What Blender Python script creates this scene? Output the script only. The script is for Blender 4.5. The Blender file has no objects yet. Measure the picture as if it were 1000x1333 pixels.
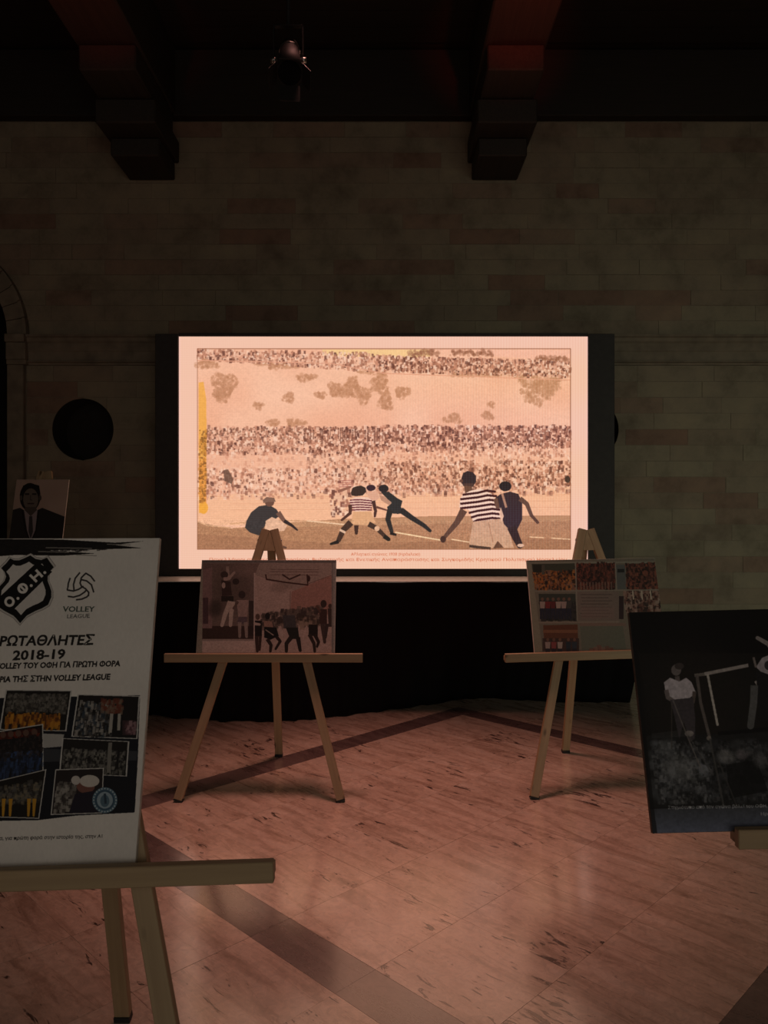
import bpy, bmesh, math, random
import numpy as np
from mathutils import Matrix, Vector

# ------------------------------------------------------------------ camera, world, lights
sc = bpy.context.scene
COL = sc.collection
CAMZ, F, CX, CY = 1.5, 1000.0, 500.0, 666.5
cam_d = bpy.data.cameras.new('camera')
cam = bpy.data.objects.new('camera', cam_d); COL.objects.link(cam)
cam_d.sensor_fit = 'VERTICAL'; cam_d.sensor_height = 36.0; cam_d.lens = 36.0 * F / 1333.0
cam.location = (0, 0, CAMZ); cam.rotation_euler = (math.pi / 2, 0, 0)
cam_d.clip_start = 0.05; cam_d.clip_end = 100
sc.camera = cam
sc.view_settings.view_transform = 'Standard'
sc.view_settings.look = 'None'
sc.view_settings.exposure = 0.0
sc.view_settings.gamma = 1.0
sc.view_settings.use_curve_mapping = False

world = bpy.data.worlds.new('evening_light'); sc.world = world
world.use_nodes = True
bgn = world.node_tree.nodes['Background']
bgn.inputs[0].default_value = (1.0, 0.84, 0.70, 1)
bgn.inputs[1].default_value = 0.235
SCREEN_GAIN = 1.0

def lamp(name, typ, loc, target, power, color, **kw):
    d = bpy.data.lights.new(name, typ); d.energy = power; d.color = color
    for k, v in kw.items(): setattr(d, k, v)
    o = bpy.data.objects.new(name, d); COL.objects.link(o)
    o.location = loc
    o.rotation_euler = (Vector(target) - Vector(loc)).to_track_quat('-Z', 'Y').to_euler()
    return o
# daylight falling in through the open front of the hall, behind and to the right of the viewer
lamp('daylight', 'AREA', (4.2, -1.5, 1.5), (2.9, 6.4, 0.9), 7.5, (0.86, 1.0, 0.80), shape='RECTANGLE', size=1.0, size_y=2.0, spread=math.radians(62))
lamp('daylight', 'AREA', (1.6, -3.6, 1.7), (0.4, 3, 1.1), 14, (1.0, 0.97, 0.86), shape='RECTANGLE', size=2.2, size_y=2.0)
# added unseen warm fill, brightening the floor beyond what the screen gives
lamp('floor_fill', 'SPOT', (-0.1, 4.30, 4.85), (0.05, 3.95, 0.0), 390, (1.0, 0.42, 0.34), spot_size=math.radians(51), spot_blend=1.0, shadow_soft_size=0.4)
# red stage lights clipped high on the ceiling, aimed at the beams
lamp('red_light', 'SPOT', (0.95, 3.6, 4.12), (0.93, 4.95, 4.76), 55, (1.0, 0.06, 0.02), spot_size=0.52, spot_blend=1.0, shadow_soft_size=0.04)
lamp('red_light', 'SPOT', (-1.91, 3.6, 4.12), (-1.93, 4.85, 4.76), 20, (1.0, 0.06, 0.03), spot_size=0.52, spot_blend=1.0, shadow_soft_size=0.04)

# ------------------------------------------------------------------ materials
def new_mat(name):
    m = bpy.data.materials.new(name); m.use_nodes = True
    nt = m.node_tree; nt.nodes.clear()
    out = nt.nodes.new('ShaderNodeOutputMaterial')
    b = nt.nodes.new('ShaderNodeBsdfPrincipled')
    nt.links.new(b.outputs[0], out.inputs[0])
    return m, nt, b, out
def N(nt, t, **kw):
    n = nt.nodes.new(t)
    for k, v in kw.items():
        if k.startswith('i_'):
            n.inputs[int(k[2:])].default_value = v
        else: setattr(n, k, v)
    return n
def ramp(nt, stops):
    r = nt.nodes.new('ShaderNodeValToRGB'); e = r.color_ramp.elements
    while len(e) > 1: e.remove(e[0])
    for i, (p, c) in enumerate(stops):
        if i == 0: e[0].position = p; e[0].color = (*c, 1)
        else:
            x = e.new(p); x.color = (*c, 1)
    return r
def plain(name, c, rough=0.6, metal=0.0, noise=0.15, scale=30, spec=0.5):
    m, nt, b, out = new_mat(name)
    tc = N(nt, 'ShaderNodeTexCoord'); n = N(nt, 'ShaderNodeTexNoise'); n.inputs['Scale'].default_value = scale
    nt.links.new(tc.outputs['Object'], n.inputs['Vector'])
    r = ramp(nt, [(0.3, tuple(x * (1 - noise) for x in c)), (0.7, tuple(min(1, x * (1 + noise)) for x in c))])
    nt.links.new(n.outputs[0], r.inputs[0]); nt.links.new(r.outputs[0], b.inputs['Base Color'])
    b.inputs['Roughness'].default_value = rough; b.inputs['Metallic'].default_value = metal
    b.inputs['Specular IOR Level'].default_value = spec
    return m

def stone_wall_mat():
    m, nt, b, out = new_mat('limestone_blocks'); b = b
    oi = N(nt, 'ShaderNodeObjectInfo'); geo = N(nt, 'ShaderNodeNewGeometry')
    r = ramp(nt, [(0.0, (0.25, 0.20, 0.14)), (0.45, (0.265, 0.22, 0.15)), (0.72, (0.24, 0.185, 0.13)), (0.88, (0.25, 0.17, 0.12)), (1.0, (0.22, 0.135, 0.095))])
    nt.links.new(oi.outputs['Random'], r.inputs[0])
    n = N(nt, 'ShaderNodeTexNoise'); n.inputs['Scale'].default_value = 3.5; n.inputs['Detail'].default_value = 8; n.inputs['Roughness'].default_value = 0.65
    nt.links.new(geo.outputs['Position'], n.inputs['Vector'])
    r2 = ramp(nt, [(0.3, (0.62, 0.60, 0.58)), (0.5, (0.95, 0.95, 0.95)), (0.7, (1.15, 1.13, 1.08))])
    nt.links.new(n.outputs[0], r2.inputs[0])
    mx = N(nt, 'ShaderNodeMix', data_type='RGBA', blend_type='MULTIPLY'); mx.inputs[0].default_value = 1
    nt.links.new(r.outputs[0], mx.inputs[6]); nt.links.new(r2.outputs[0], mx.inputs[7])
    nt.links.new(mx.outputs[2], b.inputs['Base Color'])
    b.inputs['Roughness'].default_value = 0.92
    n2 = N(nt, 'ShaderNodeTexNoise'); n2.inputs['Scale'].default_value = 28; n2.inputs['Detail'].default_value = 6
    nt.links.new(geo.outputs['Position'], n2.inputs['Vector'])
    bp = N(nt, 'ShaderNodeBump'); bp.inputs['Strength'].default_value = 0.5; bp.inputs['Distance'].default_value = 0.012
    nt.links.new(n2.outputs[0], bp.inputs['Height']); nt.links.new(bp.outputs[0], b.inputs['Normal'])
    return m

def marble_mat(name, cols, dark_pits=True):
    """polished travertine: streaks along the (1,-1) diagonal, open pits"""
    m, nt, b, out = new_mat(name)
    geo = N(nt, 'ShaderNodeNewGeometry'); oi = N(nt, 'ShaderNodeObjectInfo')
    mp = N(nt, 'ShaderNodeMapping', vector_type='POINT'); mp.inputs['Rotation'].default_value = (0, 0, math.radians(45))
    nt.links.new(geo.outputs['Position'], mp.inputs['Vector'])   # after rotation: x' runs along (1,-1)
    off = N(nt, 'ShaderNodeVectorMath', operation='SCALE'); off.inputs['Scale'].default_value = 1.0
    cmb = N(nt, 'ShaderNodeCombineXYZ'); mul = N(nt, 'ShaderNodeMath', operation='MULTIPLY'); mul.inputs[1].default_value = 37.0
    nt.links.new(oi.outputs['Random'], mul.inputs[0]); nt.links.new(mul.outputs[0], cmb.inputs[2])
    add = N(nt, 'ShaderNodeVectorMath', operation='ADD'); nt.links.new(mp.outputs[0], add.inputs[0]); nt.links.new(cmb.outputs[0], add.inputs[1])
    sc1 = N(nt, 'ShaderNodeVectorMath', operation='MULTIPLY'); sc1.inputs[1].default_value = (1.6, 9.0, 1.0)
    nt.links.new(add.outputs[0], sc1.inputs[0])
    n1 = N(nt, 'ShaderNodeTexNoise'); n1.inputs['Scale'].default_value = 1.5; n1.inputs['Detail'].default_value = 9; n1.inputs['Roughness'].default_value = 0.68; n1.inputs['Distortion'].default_value = 0.6
    nt.links.new(sc1.outputs[0], n1.inputs['Vector'])
    r1 = ramp(nt, cols)
    nt.links.new(n1.outputs[0], r1.inputs[0])
    # per-tile tone
    tr = N(nt, 'ShaderNodeMapRange'); tr.inputs['To Min'].default_value = 0.93; tr.inputs['To Max'].default_value = 1.03
    nt.links.new(oi.outputs['Random'], tr.inputs[0])
    mx = N(nt, 'ShaderNodeVectorMath', operation='SCALE'); nt.links.new(r1.outputs[0], mx.inputs[0]); nt.links.new(tr.outputs[0], mx.inputs['Scale'])
    last = mx.outputs[0]
    n5 = N(nt, 'ShaderNodeTexNoise'); n5.inputs['Scale'].default_value = 26; n5.inputs['Detail'].default_value = 6; n5.inputs['Roughness'].default_value = 0.75; n5.inputs['Distortion'].default_value = 1.2
    nt.links.new(add.outputs[0], n5.inputs['Vector'])
    r5 = N(nt, 'ShaderNodeMapRange'); r5.inputs['From Min'].default_value = 0.3; r5.inputs['From Max'].default_value = 0.62; r5.inputs['To Min'].default_value = 0.66; r5.inputs['To Max'].default_value = 1.08
    nt.links.new(n5.outputs[0], r5.inputs[0])
    m5 = N(nt, 'ShaderNodeVectorMath', operation='SCALE'); nt.links.new(last, m5.inputs[0]); nt.links.new(r5.outputs[0], m5.inputs['Scale']); last = m5.outputs[0]
    pit = None
    if dark_pits:
        sc2 = N(nt, 'ShaderNodeVectorMath', operation='MULTIPLY'); sc2.inputs[1].default_value = (9, 34, 1.0)
        nt.links.new(add.outputs[0], sc2.inputs[0])
        n2 = N(nt, 'ShaderNodeTexNoise'); n2.inputs['Scale'].default_value = 1.0; n2.inputs['Detail'].default_value = 5; n2.inputs['Roughness'].default_value = 0.6; n2.inputs['Distortion'].default_value = 0.9
        nt.links.new(sc2.outputs[0], n2.inputs['Vector'])
        n3 = N(nt, 'ShaderNodeTexNoise'); n3.inputs['Scale'].default_value = 2.1; n3.inputs['Detail'].default_value = 3
        nt.links.new(add.outputs[0], n3.inputs['Vector'])
        s = N(nt, 'ShaderNodeMath', operation='MULTIPLY_ADD'); s.inputs[1].default_value = 0.55
        nt.links.new(n3.outputs[0], s.inputs[0]); nt.links.new(n2.outputs[0], s.inputs[2])
        pit = N(nt, 'ShaderNodeMapRange'); pit.inputs['From Min'].default_value = 0.935; pit.inputs['From Max'].default_value = 0.975
        nt.links.new(s.outputs[0], pit.inputs[0])
        mm = N(nt, 'ShaderNodeMix', data_type='RGBA'); nt.links.new(pit.outputs[0], mm.inputs[0]); nt.links.new(last, mm.inputs[6])
        mm.inputs[7].default_value = (0.09, 0.05, 0.04, 1)
        last = mm.outputs[2]
    nt.links.new(last, b.inputs['Base Color'])
    rr = N(nt, 'ShaderNodeMapRange'); rr.inputs['To Min'].default_value = 0.20; rr.inputs['To Max'].default_value = 0.36
    nt.links.new(n1.outputs[0], rr.inputs[0]); nt.links.new(rr.outputs[0], b.inputs['Roughness'])
    b.inputs['Specular IOR Level'].default_value = 1.0
    b.inputs['Coat Weight'].default_value = 1.0; b.inputs['Coat Roughness'].default_value = 0.16; b.inputs['Coat IOR'].default_value = 2.1
    bp = N(nt, 'ShaderNodeBump'); bp.inputs['Strength'].default_value = 0.12; bp.inputs['Distance'].default_value = 0.003
    nt.links.new(n1.outputs[0], bp.inputs['Height'])
    if pit:
        bp2 = N(nt, 'ShaderNodeBump', invert=True); bp2.inputs['Strength'].default_value = 0.6; bp2.inputs['Distance'].default_value = 0.003
        nt.links.new(pit.outputs[0], bp2.inputs['Height']); nt.links.new(bp.outputs[0], bp2.inputs['Normal']); nt.links.new(bp2.outputs[0], b.inputs['Normal'])
    else: nt.links.new(bp.outputs[0], b.inputs['Normal'])
    return m

def wood_mat(name, c1, c2, rough=0.6, axis=2, knots=True):
    m, nt, b, out = new_mat(name)
    tc = N(nt, 'ShaderNodeTexCoord'); oi = N(nt, 'ShaderNodeObjectInfo')
    s = [60, 60, 60]; s[axis] = 2.5
    sm = N(nt, 'ShaderNodeVectorMath', operation='MULTIPLY'); sm.inputs[1].default_value = s
    add = N(nt, 'ShaderNodeVectorMath', operation='ADD'); 
    nt.links.new(tc.outputs['Object'], sm.inputs[0]); nt.links.new(sm.outputs[0], add.inputs[0]); 
    mu = N(nt, 'ShaderNodeMath', operation='MULTIPLY'); mu.inputs[1].default_value = 91; nt.links.new(oi.outputs['Random'], mu.inputs[0]); nt.links.new(mu.outputs[0], add.inputs[1])
    n = N(nt, 'ShaderNodeTexNoise'); n.inputs['Scale'].default_value = 1.0; n.inputs['Detail'].default_value = 4; n.inputs['Distortion'].default_value = 0.4
    nt.links.new(add.outputs[0], n.inputs['Vector'])
    r = ramp(nt, [(0.3, c2), (0.65, c1)]); nt.links.new(n.outputs[0], r.inputs[0])
    last = r.outputs[0]
    if knots:
        v = N(nt, 'ShaderNodeTexVoronoi'); s2 = [14, 14, 14]; s2[axis] = 5.5; v.inputs['Scale'].default_value = 1.0
        sm2 = N(nt, 'ShaderNodeVectorMath', operation='MULTIPLY'); sm2.inputs[1].default_value = s2
        nt.links.new(tc.outputs['Object'], sm2.inputs[0])
        ad2 = N(nt, 'ShaderNodeVectorMath', operation='ADD'); nt.links.new(sm2.outputs[0], ad2.inputs[0]); nt.links.new(mu.outputs[0], ad2.inputs[1])
        nt.links.new(ad2.outputs[0], v.inputs['Vector'])
        k = N(nt, 'ShaderNodeMapRange'); k.inputs['From Min'].default_value = 0.17; k.inputs['From Max'].default_value = 0.07
        nt.links.new(v.outputs['Distance'], k.inputs[0])
        mm = N(nt, 'ShaderNodeMix', data_type='RGBA'); nt.links.new(k.outputs[0], mm.inputs[0]); nt.links.new(last, mm.inputs[6])
        mm.inputs[7].default_value = (c2[0] * .3, c2[1] * .25, c2[2] * .2, 1); last = mm.outputs[2]
    nt.links.new(last, b.inputs['Base Color']); b.inputs['Roughness'].default_value = rough
    return m

M = {}
M['stone'] = stone_wall_mat()
M['mortar'] = plain('mortar', (0.19, 0.15, 0.105), 0.95)
M['trim_stone'] = plain('dressed_stone', (0.19, 0.15, 0.105), 0.85, noise=.22, scale=9)
M['travertine'] = marble_mat('travertine', [(0.30, (0.40, 0.27, 0.20)), (0.41, (0.62, 0.46, 0.36)), (0.52, (0.78, 0.61, 0.49)), (0.68, (0.88, 0.74, 0.62))])
M['dark_marble'] = marble_mat('dark_marble', [(0.28, (0.13, 0.085, 0.08)), (0.5, (0.20, 0.14, 0.13)), (0.72, (0.28, 0.21, 0.19))], False)
M['grout'] = plain('grout', (0.40, 0.29, 0.23), 0.9)
M['pine'] = wood_mat('pine', (0.40, 0.29, 0.165), (0.32, 0.22, 0.12), 0.55)
M['pine_tray'] = wood_mat('pine_tray', (0.38, 0.28, 0.16), (0.31, 0.22, 0.125), 0.55, axis=0)
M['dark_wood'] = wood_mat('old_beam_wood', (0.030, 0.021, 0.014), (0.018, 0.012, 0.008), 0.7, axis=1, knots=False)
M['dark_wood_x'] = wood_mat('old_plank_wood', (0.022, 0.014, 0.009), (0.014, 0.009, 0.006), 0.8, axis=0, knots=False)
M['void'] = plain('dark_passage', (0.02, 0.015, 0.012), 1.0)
M['black_frame'] = plain('matt_black_frame', (0.028, 0.024, 0.022), 0.7)
M['black_cloth'] = plain('black_stage_cloth', (0.008, 0.007, 0.008), 1.0, spec=.1, scale=200)
M['deck'] = plain('grey_stage_deck', (0.92, 0.86, 0.82), 0.35)
M['metal'] = plain('zinc_bolt', (0.35, 0.34, 0.33), 0.35, metal=1.0)
M['black_metal'] = plain('black_lamp_metal', (0.014, 0.012, 0.012), 0.6, spec=.25)
M['chrome'] = plain('bare_lamp_metal', (0.5, 0.48, 0.46), 0.3, metal=1.0)
M['lens'] = plain('lamp_glass', (0.006, 0.006, 0.007), 0.7, spec=.03)
M['rubber'] = plain('black_foot', (0.02, 0.02, 0.02), 0.7)
M['foam_white'] = plain('white_board_edge', (0.66, 0.62, 0.56), 0.6)
M['foam_black'] = plain('black_board_edge', (0.05, 0.04, 0.035), 0.6)

# ------------------------------------------------------------------ mesh helpers
def link(name, me, mat, parent=None):
    o = bpy.data.objects.new(name, me); COL.objects.link(o)
    if mat is not None:
        me.materials.clear(); me.materials.append(mat)
    if parent is not None: o.parent = parent
    return o
def from_bm(name, bm, mat, parent=None, smooth=False):
    bmesh.ops.recalc_face_normals(bm, faces=bm.faces)
    me = bpy.data.meshes.new(name); bm.to_mesh(me); bm.free()
    if smooth:
        for p in me.polygons: p.use_smooth = True
    return link(name, me, mat, parent)
def box_bm(bm, x0, x1, y0, y1, z0, z1):
    vs = [bm.verts.new(p) for p in [(x0, y0, z0), (x1, y0, z0), (x1, y1, z0), (x0, y1, z0), (x0, y0, z1), (x1, y0, z1), (x1, y1, z1), (x0, y1, z1)]]
    for f in [(0, 3, 2, 1), (4, 5, 6, 7), (0, 1, 5, 4), (1, 2, 6, 5), (2, 3, 7, 6), (3, 0, 4, 7)]:
        bm.faces.new([vs[i] for i in f])
    return vs
def prism_bm(bm, pts, y0, y1):
    """polygon in the xz plane extruded from y0 to y1"""
    a = [bm.verts.new((x, y0, z)) for x, z in pts]; b = [bm.verts.new((x, y1, z)) for x, z in pts]
    n = len(pts)
    bm.faces.new(a); bm.faces.new(b[::-1])
    for i in range(n): bm.faces.new([a[i], b[i], b[(i + 1) % n], a[(i + 1) % n]])
def box(name, x0, x1, y0, y1, z0, z1, mat, parent=None, bevel=0):
    bm = bmesh.new(); box_bm(bm, x0, x1, y0, y1, z0, z1)
    if bevel: bmesh.ops.bevel(bm, geom=bm.edges[:], offset=bevel, segments=1, affect='EDGES')
    return from_bm(name, bm, mat, parent)
def bar(name, p0, p1, w, t, mat, parent=None, side=(1, 0, 0), bevel=0.0015, ext0=0, ext1=0):
    """rectangular bar whose mesh runs along its own Z; w across 'side', t the other way"""
    p0, p1 = Vector(p0), Vector(p1); z = (p1 - p0).normalized()
    p0 = p0 - z * ext0; p1 = p1 + z * ext1; L = (p1 - p0).length
    x = Vector(side); x = (x - z * x.dot(z)).normalized(); y = z.cross(x)
    bm = bmesh.new(); box_bm(bm, -w / 2, w / 2, -t / 2, t / 2, 0, L)
    if bevel: bmesh.ops.bevel(bm, geom=bm.edges[:], offset=bevel, segments=1, affect='EDGES')
    o = from_bm(name, bm, mat, parent)
    o.matrix_local = Matrix.Translation(p0) @ Matrix((x, y, z)).transposed().to_4x4()
    return o
def cyl(name, p0, p1, r0, r1, mat, parent=None, seg=20, caps=True):
    p0, p1 = Vector(p0), Vector(p1)
    bm = bmesh.new()
    bmesh.ops.create_cone(bm, cap_ends=caps, segments=seg, radius1=r0, radius2=r1, depth=(p1 - p0).length)
    o = from_bm(name, bm, mat, parent)
    for p in o.data.polygons: p.use_smooth = len(p.vertices) == 4
    o.matrix_local = Matrix.Translation((p0 + p1) / 2) @ (p1 - p0).to_track_quat('Z', 'Y').to_matrix().to_4x4()
    return o
def thing(name, label, cat, loc=(0, 0, 0), rotz=0, group=None):
    o = bpy.data.objects.new(name, None); COL.objects.link(o); o.empty_display_size = 0.1
    o.location = loc; o.rotation_euler = (0, 0, rotz); return tag(o, label, cat, group)
def tag(o, label=None, cat=None, group=None, kind=None):
    if label: o['label'] = label
    if cat: o['category'] = cat
    if group: o['group'] = group
    if kind: o['kind'] = kind
    return o

# ------------------------------------------------------------------ floor: square of pale travertine tiles set diagonally inside dark bands
rnd = random.Random(4)
WALL_Y = 6.4
floor = box('floor', -5, 5, -4, 9, -0.12, -0.012, M['grout']); tag(floor, kind='structure')
A_IN0, A_IN1, B_IN0, B_IN1 = 2.49, 6.26, -5.10, -1.27           # a = x+y, b = x-y
def lines(i0, i1, w0, w1, n=6, lo=-14, hi=20):
    st = (i1 - i0) / n
    ls = [(i0 + k * st, i0 + (k + 1) * st, 0) for k in range(n)]
    ls += [(i0 - w0, i0, 1), (i1, i1 + w1, 1)]
    v = i0 - w0
    while v > lo: ls.append((v - st, v, 2)); v -= st
    v = i1 + w1
    while v < hi: ls.append((v, v + st, 2)); v += st
    return ls
a_l = lines(A_IN0, A_IN1, 0.25, 0.22); b_l = lines(B_IN0, B_IN1, 0.24, 0.24)
def ab(a, b): return ((a + b) / 2, (a - b) / 2)
def tile_mesh(a0, a1, b0, b1, j=0.0008):
    ca, cb = (a0 + a1) / 2, (b0 + b1) / 2; c = ab(ca, cb)
    pts = [ab(a0 + j, b0 + j), ab(a1 - j, b0 + j), ab(a1 - j, b1 - j), ab(a0 + j, b1 - j)]
    bm = bmesh.new()
    top = [bm.verts.new((x - c[0], y - c[1], 0)) for x, y in pts]; bot = [bm.verts.new((x - c[0], y - c[1], -0.012)) for x, y in pts]
    bm.faces.new(top); bm.faces.new(bot[::-1])
    for i in range(4): bm.faces.new([top[i], bot[i], bot[(i + 1) % 4], top[(i + 1) % 4]])
    return bm, c
rest = bmesh.new(); mesh_cache = {}
n_tiles = 0
for a0, a1, ka in a_l:
    for b0, b1, kb in b_l:
        cx, cy = ab((a0 + a1) / 2, (b0 + b1) / 2)
        if not (-4.9 < cx < 4.9 and -3.6 < cy < 6.9): continue
        frame = (ka == 1 and kb in (0, 1)) or (kb == 1 and ka in (0, 1))
        mat = M['dark_marble'] if frame else M['travertine']
        seen = 1.3 < cy < 6.6 and abs(cx) < 0.5 * cy + 0.6
        if seen or frame:
            key = (round(a1 - a0, 4), round(b1 - b0, 4), frame)
            bm, c = tile_mesh(a0, a1, b0, b1)
            if key in mesh_cache:
                bm.free(); o = bpy.data.objects.new('tile', mesh_cache[key]); COL.objects.link(o); o.parent = floor
            else:
                o = from_bm('tile', bm, mat, floor); mesh_cache[key] = o.data
            if frame: o.name = 'dark_tile'
            o.location = (c[0], c[1], -rnd.random() * 0.0006); n_tiles += 1
        else:
            pts = [ab(a0 + .002, b0 + .002), ab(a1 - .002, b0 + .002), ab(a1 - .002, b1 - .002), ab(a0 + .002, b1 - .002)]
            rest.faces.new([rest.verts.new((x, y, -0.0004)) for x, y in pts])
tag(from_bm('outer_tiles', rest, M['travertine'], floor), kind='stuff')

# ------------------------------------------------------------------ back wall with arch, round niches, cornice, stone courses
wall = bmesh.new()
NICHE = [(-2.51, 2.19, 0.256), (1.70, 2.19, 0.256)]
ARCH_X, SPRING = -3.78, 2.966
def half_circle(cx, cz, r):
    return lambda z: (cx, math.sqrt(max(0, r * r - (z - cz) ** 2)))
def half_arch(r):
    return lambda z: (ARCH_X, r if z <= SPRING else math.sqrt(max(0, r * r - (z - SPRING) ** 2)))
def cut_row(x0, x1, z0, z1, cuts):
    """polygons left of a rectangle after cutting rounded openings out of it"""
    polys = [(lambda z: x0, lambda z: x1)]
    for f in cuts:
        cx = f(z0)[0]
        zs = [z0 + (z1 - z0) * k / 16 for k in range(17)]
        wmax = max(f(z)[1] for z in zs)
        if wmax < 1e-4: continue
        new = []
        for L, R in polys:
            if R(z0) <= cx - wmax or L(z0) >= cx + wmax: new.append((L, R)); continue
            lf = (lambda z, f=f: f(z)[0] - f(z)[1]); rf = (lambda z, f=f: f(z)[0] + f(z)[1])
            new.append((L, (lambda z, R=R, lf=lf: min(R(z), lf(z)))))
            new.append(((lambda z, L=L, rf=rf: max(L(z), rf(z))), R))
        polys = new
    out = []
    zs = [z0 + (z1 - z0) * k / 16 for k in range(17)]
    for L, R in polys:
        w = [R(z) - L(z) for z in zs]
        if max(w) < 0.012: continue
        ok = [i for i in range(17) if w[i] > 0.004]
        i0, i1 = min(ok), max(ok)
        if i1 == i0: continue
        straight = all(abs(L(zs[i]) - L(zs[i0])) < 1e-6 and abs(R(zs[i]) - R(zs[i0])) < 1e-6 for i in range(i0, i1 + 1))
        idx = [i0, i1] if straight else list(range(i0, i1 + 1))
        out.append([(L(zs[i]), zs[i]) for i in idx] + [(R(zs[i]), zs[i]) for i in reversed(idx)])
    return out
base_cuts = [half_circle(*n) for n in NICHE] + [half_arch(0.66)]
z = 0.0
while z < 5.3:
    z2 = min(z + 0.09, 5.35)
    for p in cut_row(-5, 5, z, z2, base_cuts): prism_bm(wall, p, WALL_Y + 0.004, WALL_Y + 0.3)
    z = z2
wb = from_bm('wall_back', wall, M['mortar']); tag(wb, kind='structure')

block_cuts = [half_circle(*n) for n in NICHE] + [half_arch(0.805)]
rest = bmesh.new(); n_blocks = 0
rows = [(SPRING + 0.0 + k * 0.1274, SPRING + (k + 1) * 0.1274, 'up') for k in range(14)] + [(2.72 - (k + 1) * 0.1325, 2.72 - k * 0.1325, 'low') for k in range(20)]
for z0, z1, kind in rows:
    x = -4.95 + rnd.random() * 0.3 - 0.35
    while x < 4.95:
        w = rnd.uniform(0.34, 0.68); xa, xb = max(x, -4.95), min(x + w, 4.95); x += w
        if xb - xa < 0.05: continue
        vis = z0 > 0.62 and -3.3 < (xa + xb) / 2 < 3.3 and not (kind == 'low' and -1.65 < xa and xb < 1.62) and not (xb < -1.8 and z1 < 1.2)
        dep = rnd.uniform(0.001, 0.006); j = rnd.uniform(0.0012, 0.0032)
        for p in cut_row(xa + j, xb - j, z0 + j, z1 - j, block_cuts):
            if vis and n_blocks < 300:
                cx = sum(q[0] for q in p) / len(p); cz = sum(q[1] for q in p) / len(p)
                bm = bmesh.new(); prism_bm(bm, [(q[0] - cx, q[1] - cz) for q in p], -dep, 0.0)
                o = from_bm('stone_block', bm, M['stone'], wb); o.location = (cx, WALL_Y + 0.0045, cz); n_blocks += 1
            else:
                prism_bm(rest, p, WALL_Y + 0.0045 - dep, WALL_Y + 0.0045)
tag(from_bm('outer_stonework', rest, M['stone'], wb), kind='stuff')
print('tiles', n_tiles, 'blocks', n_blocks)
# niches: cylinder sides and back, arch passage
for cx, cz, r in NICHE:
    bm = bmesh.new(); n = 40
    ra = [bm.verts.new((cx + (r - .003) * math.cos(t), WALL_Y + .001, cz + (r - .003) * math.sin(t))) for t in [2 * math.pi * k / n for k in range(n)]]
    rb = [bm.verts.new((v.co.x, WALL_Y + 0.28, v.co.z)) for v in ra]
    for i in range(n): bm.faces.new([ra[i], ra[(i + 1) % n], rb[(i + 1) % n], rb[i]])
    bm.faces.new(rb)
    from_bm('round_niche', bm, M['void'], wb)
pas = bmesh.new()
box_bm(pas, -5, -2.95, 8.4, 8.5, 0, 4.2); box_bm(pas, -3.05, -2.95, 6.7, 8.4, 0, 4.2); box_bm(pas, -5.1, -5, 6.7, 8.4, 0, 4.2); box_bm(pas, -5.1, -2.95, 6.7, 8.5, 4.2, 4.3)
tag(from_bm('wall_passage', pas, M['void']), kind='structure')

# cornice: two lengths either side of the screen, stepped profile
prof = [(0.0, 2.722), (0.018, 2.722), (0.022, 2.738), (0.045, 2.742), (0.045, 2.752), (0.024, 2.758), (0.026, 2.83), (0.034, 2.838), (0.036, 2.90), (0.05, 2.912), (0.056, 2.94), (0.075, 2.95), (0.075, 2.966), (0.0, 2.966)]
def cornice(name, x0, x1):
    bm = bmesh.new()
    a = [bm.verts.new((x0, WALL_Y + 0.004 - d, z)) for d, z in prof]; b = [bm.verts.new((x1, WALL_Y + 0.004 - d, z)) for d, z in prof]
    n = len(prof); bm.faces.new(a); bm.faces.new(b[::-1])
    for i in range(n): bm.faces.new([a[i], b[i], b[(i + 1) % n], a[(i + 1) % n]])
    return tag(from_bm(name, bm, M['trim_stone']), kind='structure')
cornice('trim_1', -2.955, 4.95)
# arch surround: pilaster, impost, voussoirs
tr = box('trim_2', -3.12, -2.985, WALL_Y - 0.05, WALL_Y + 0.003, 0, 2.72, M['trim_stone'], bevel=0.006); tag(tr, kind='structure')
for k, (d, za, zb) in enumerate([(0.06, 2.72, 2.76), (0.07, 2.76, 2.90), (0.095, 2.90, 2.966)]):
    box('impost', -3.12 - 0.0, -2.958, WALL_Y - d, WALL_Y + 0.003, za, zb, M['trim_stone'], tr, bevel=0.004)
for k in range(18):
    t0, t1 = math.radians(k * 10 + 0.25), math.radians(k * 10 + 9.75)
    pts = [(ARCH_X + r * math.cos(t), SPRING + r * math.sin(t)) for r, t in [(0.66, t0), (0.80, t0), (0.80, (t0 + t1) / 2), (0.80, t1), (0.66, t1), (0.66, (t0 + t1) / 2)]]
    if max(p[0] for p in pts) < -4.95: continue
    bm = bmesh.new(); prism_bm(bm, pts, WALL_Y - 0.045, WALL_Y + 0.003); from_bm('arch_stone', bm, M['trim_stone'], tr)
    pts = [(ARCH_X + r * math.cos(t), SPRING + r * math.sin(t)) for r, t in [(0.80, t0), (0.825, t0), (0.825, (t0 + t1) / 2), (0.825, t1), (0.80, t1), (0.80, (t0 + t1) / 2)]]
    bm = bmesh.new(); prism_bm(bm, pts, WALL_Y - 0.062, WALL_Y + 0.003); from_bm('arch_moulding', bm, M['trim_stone'], tr)

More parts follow.
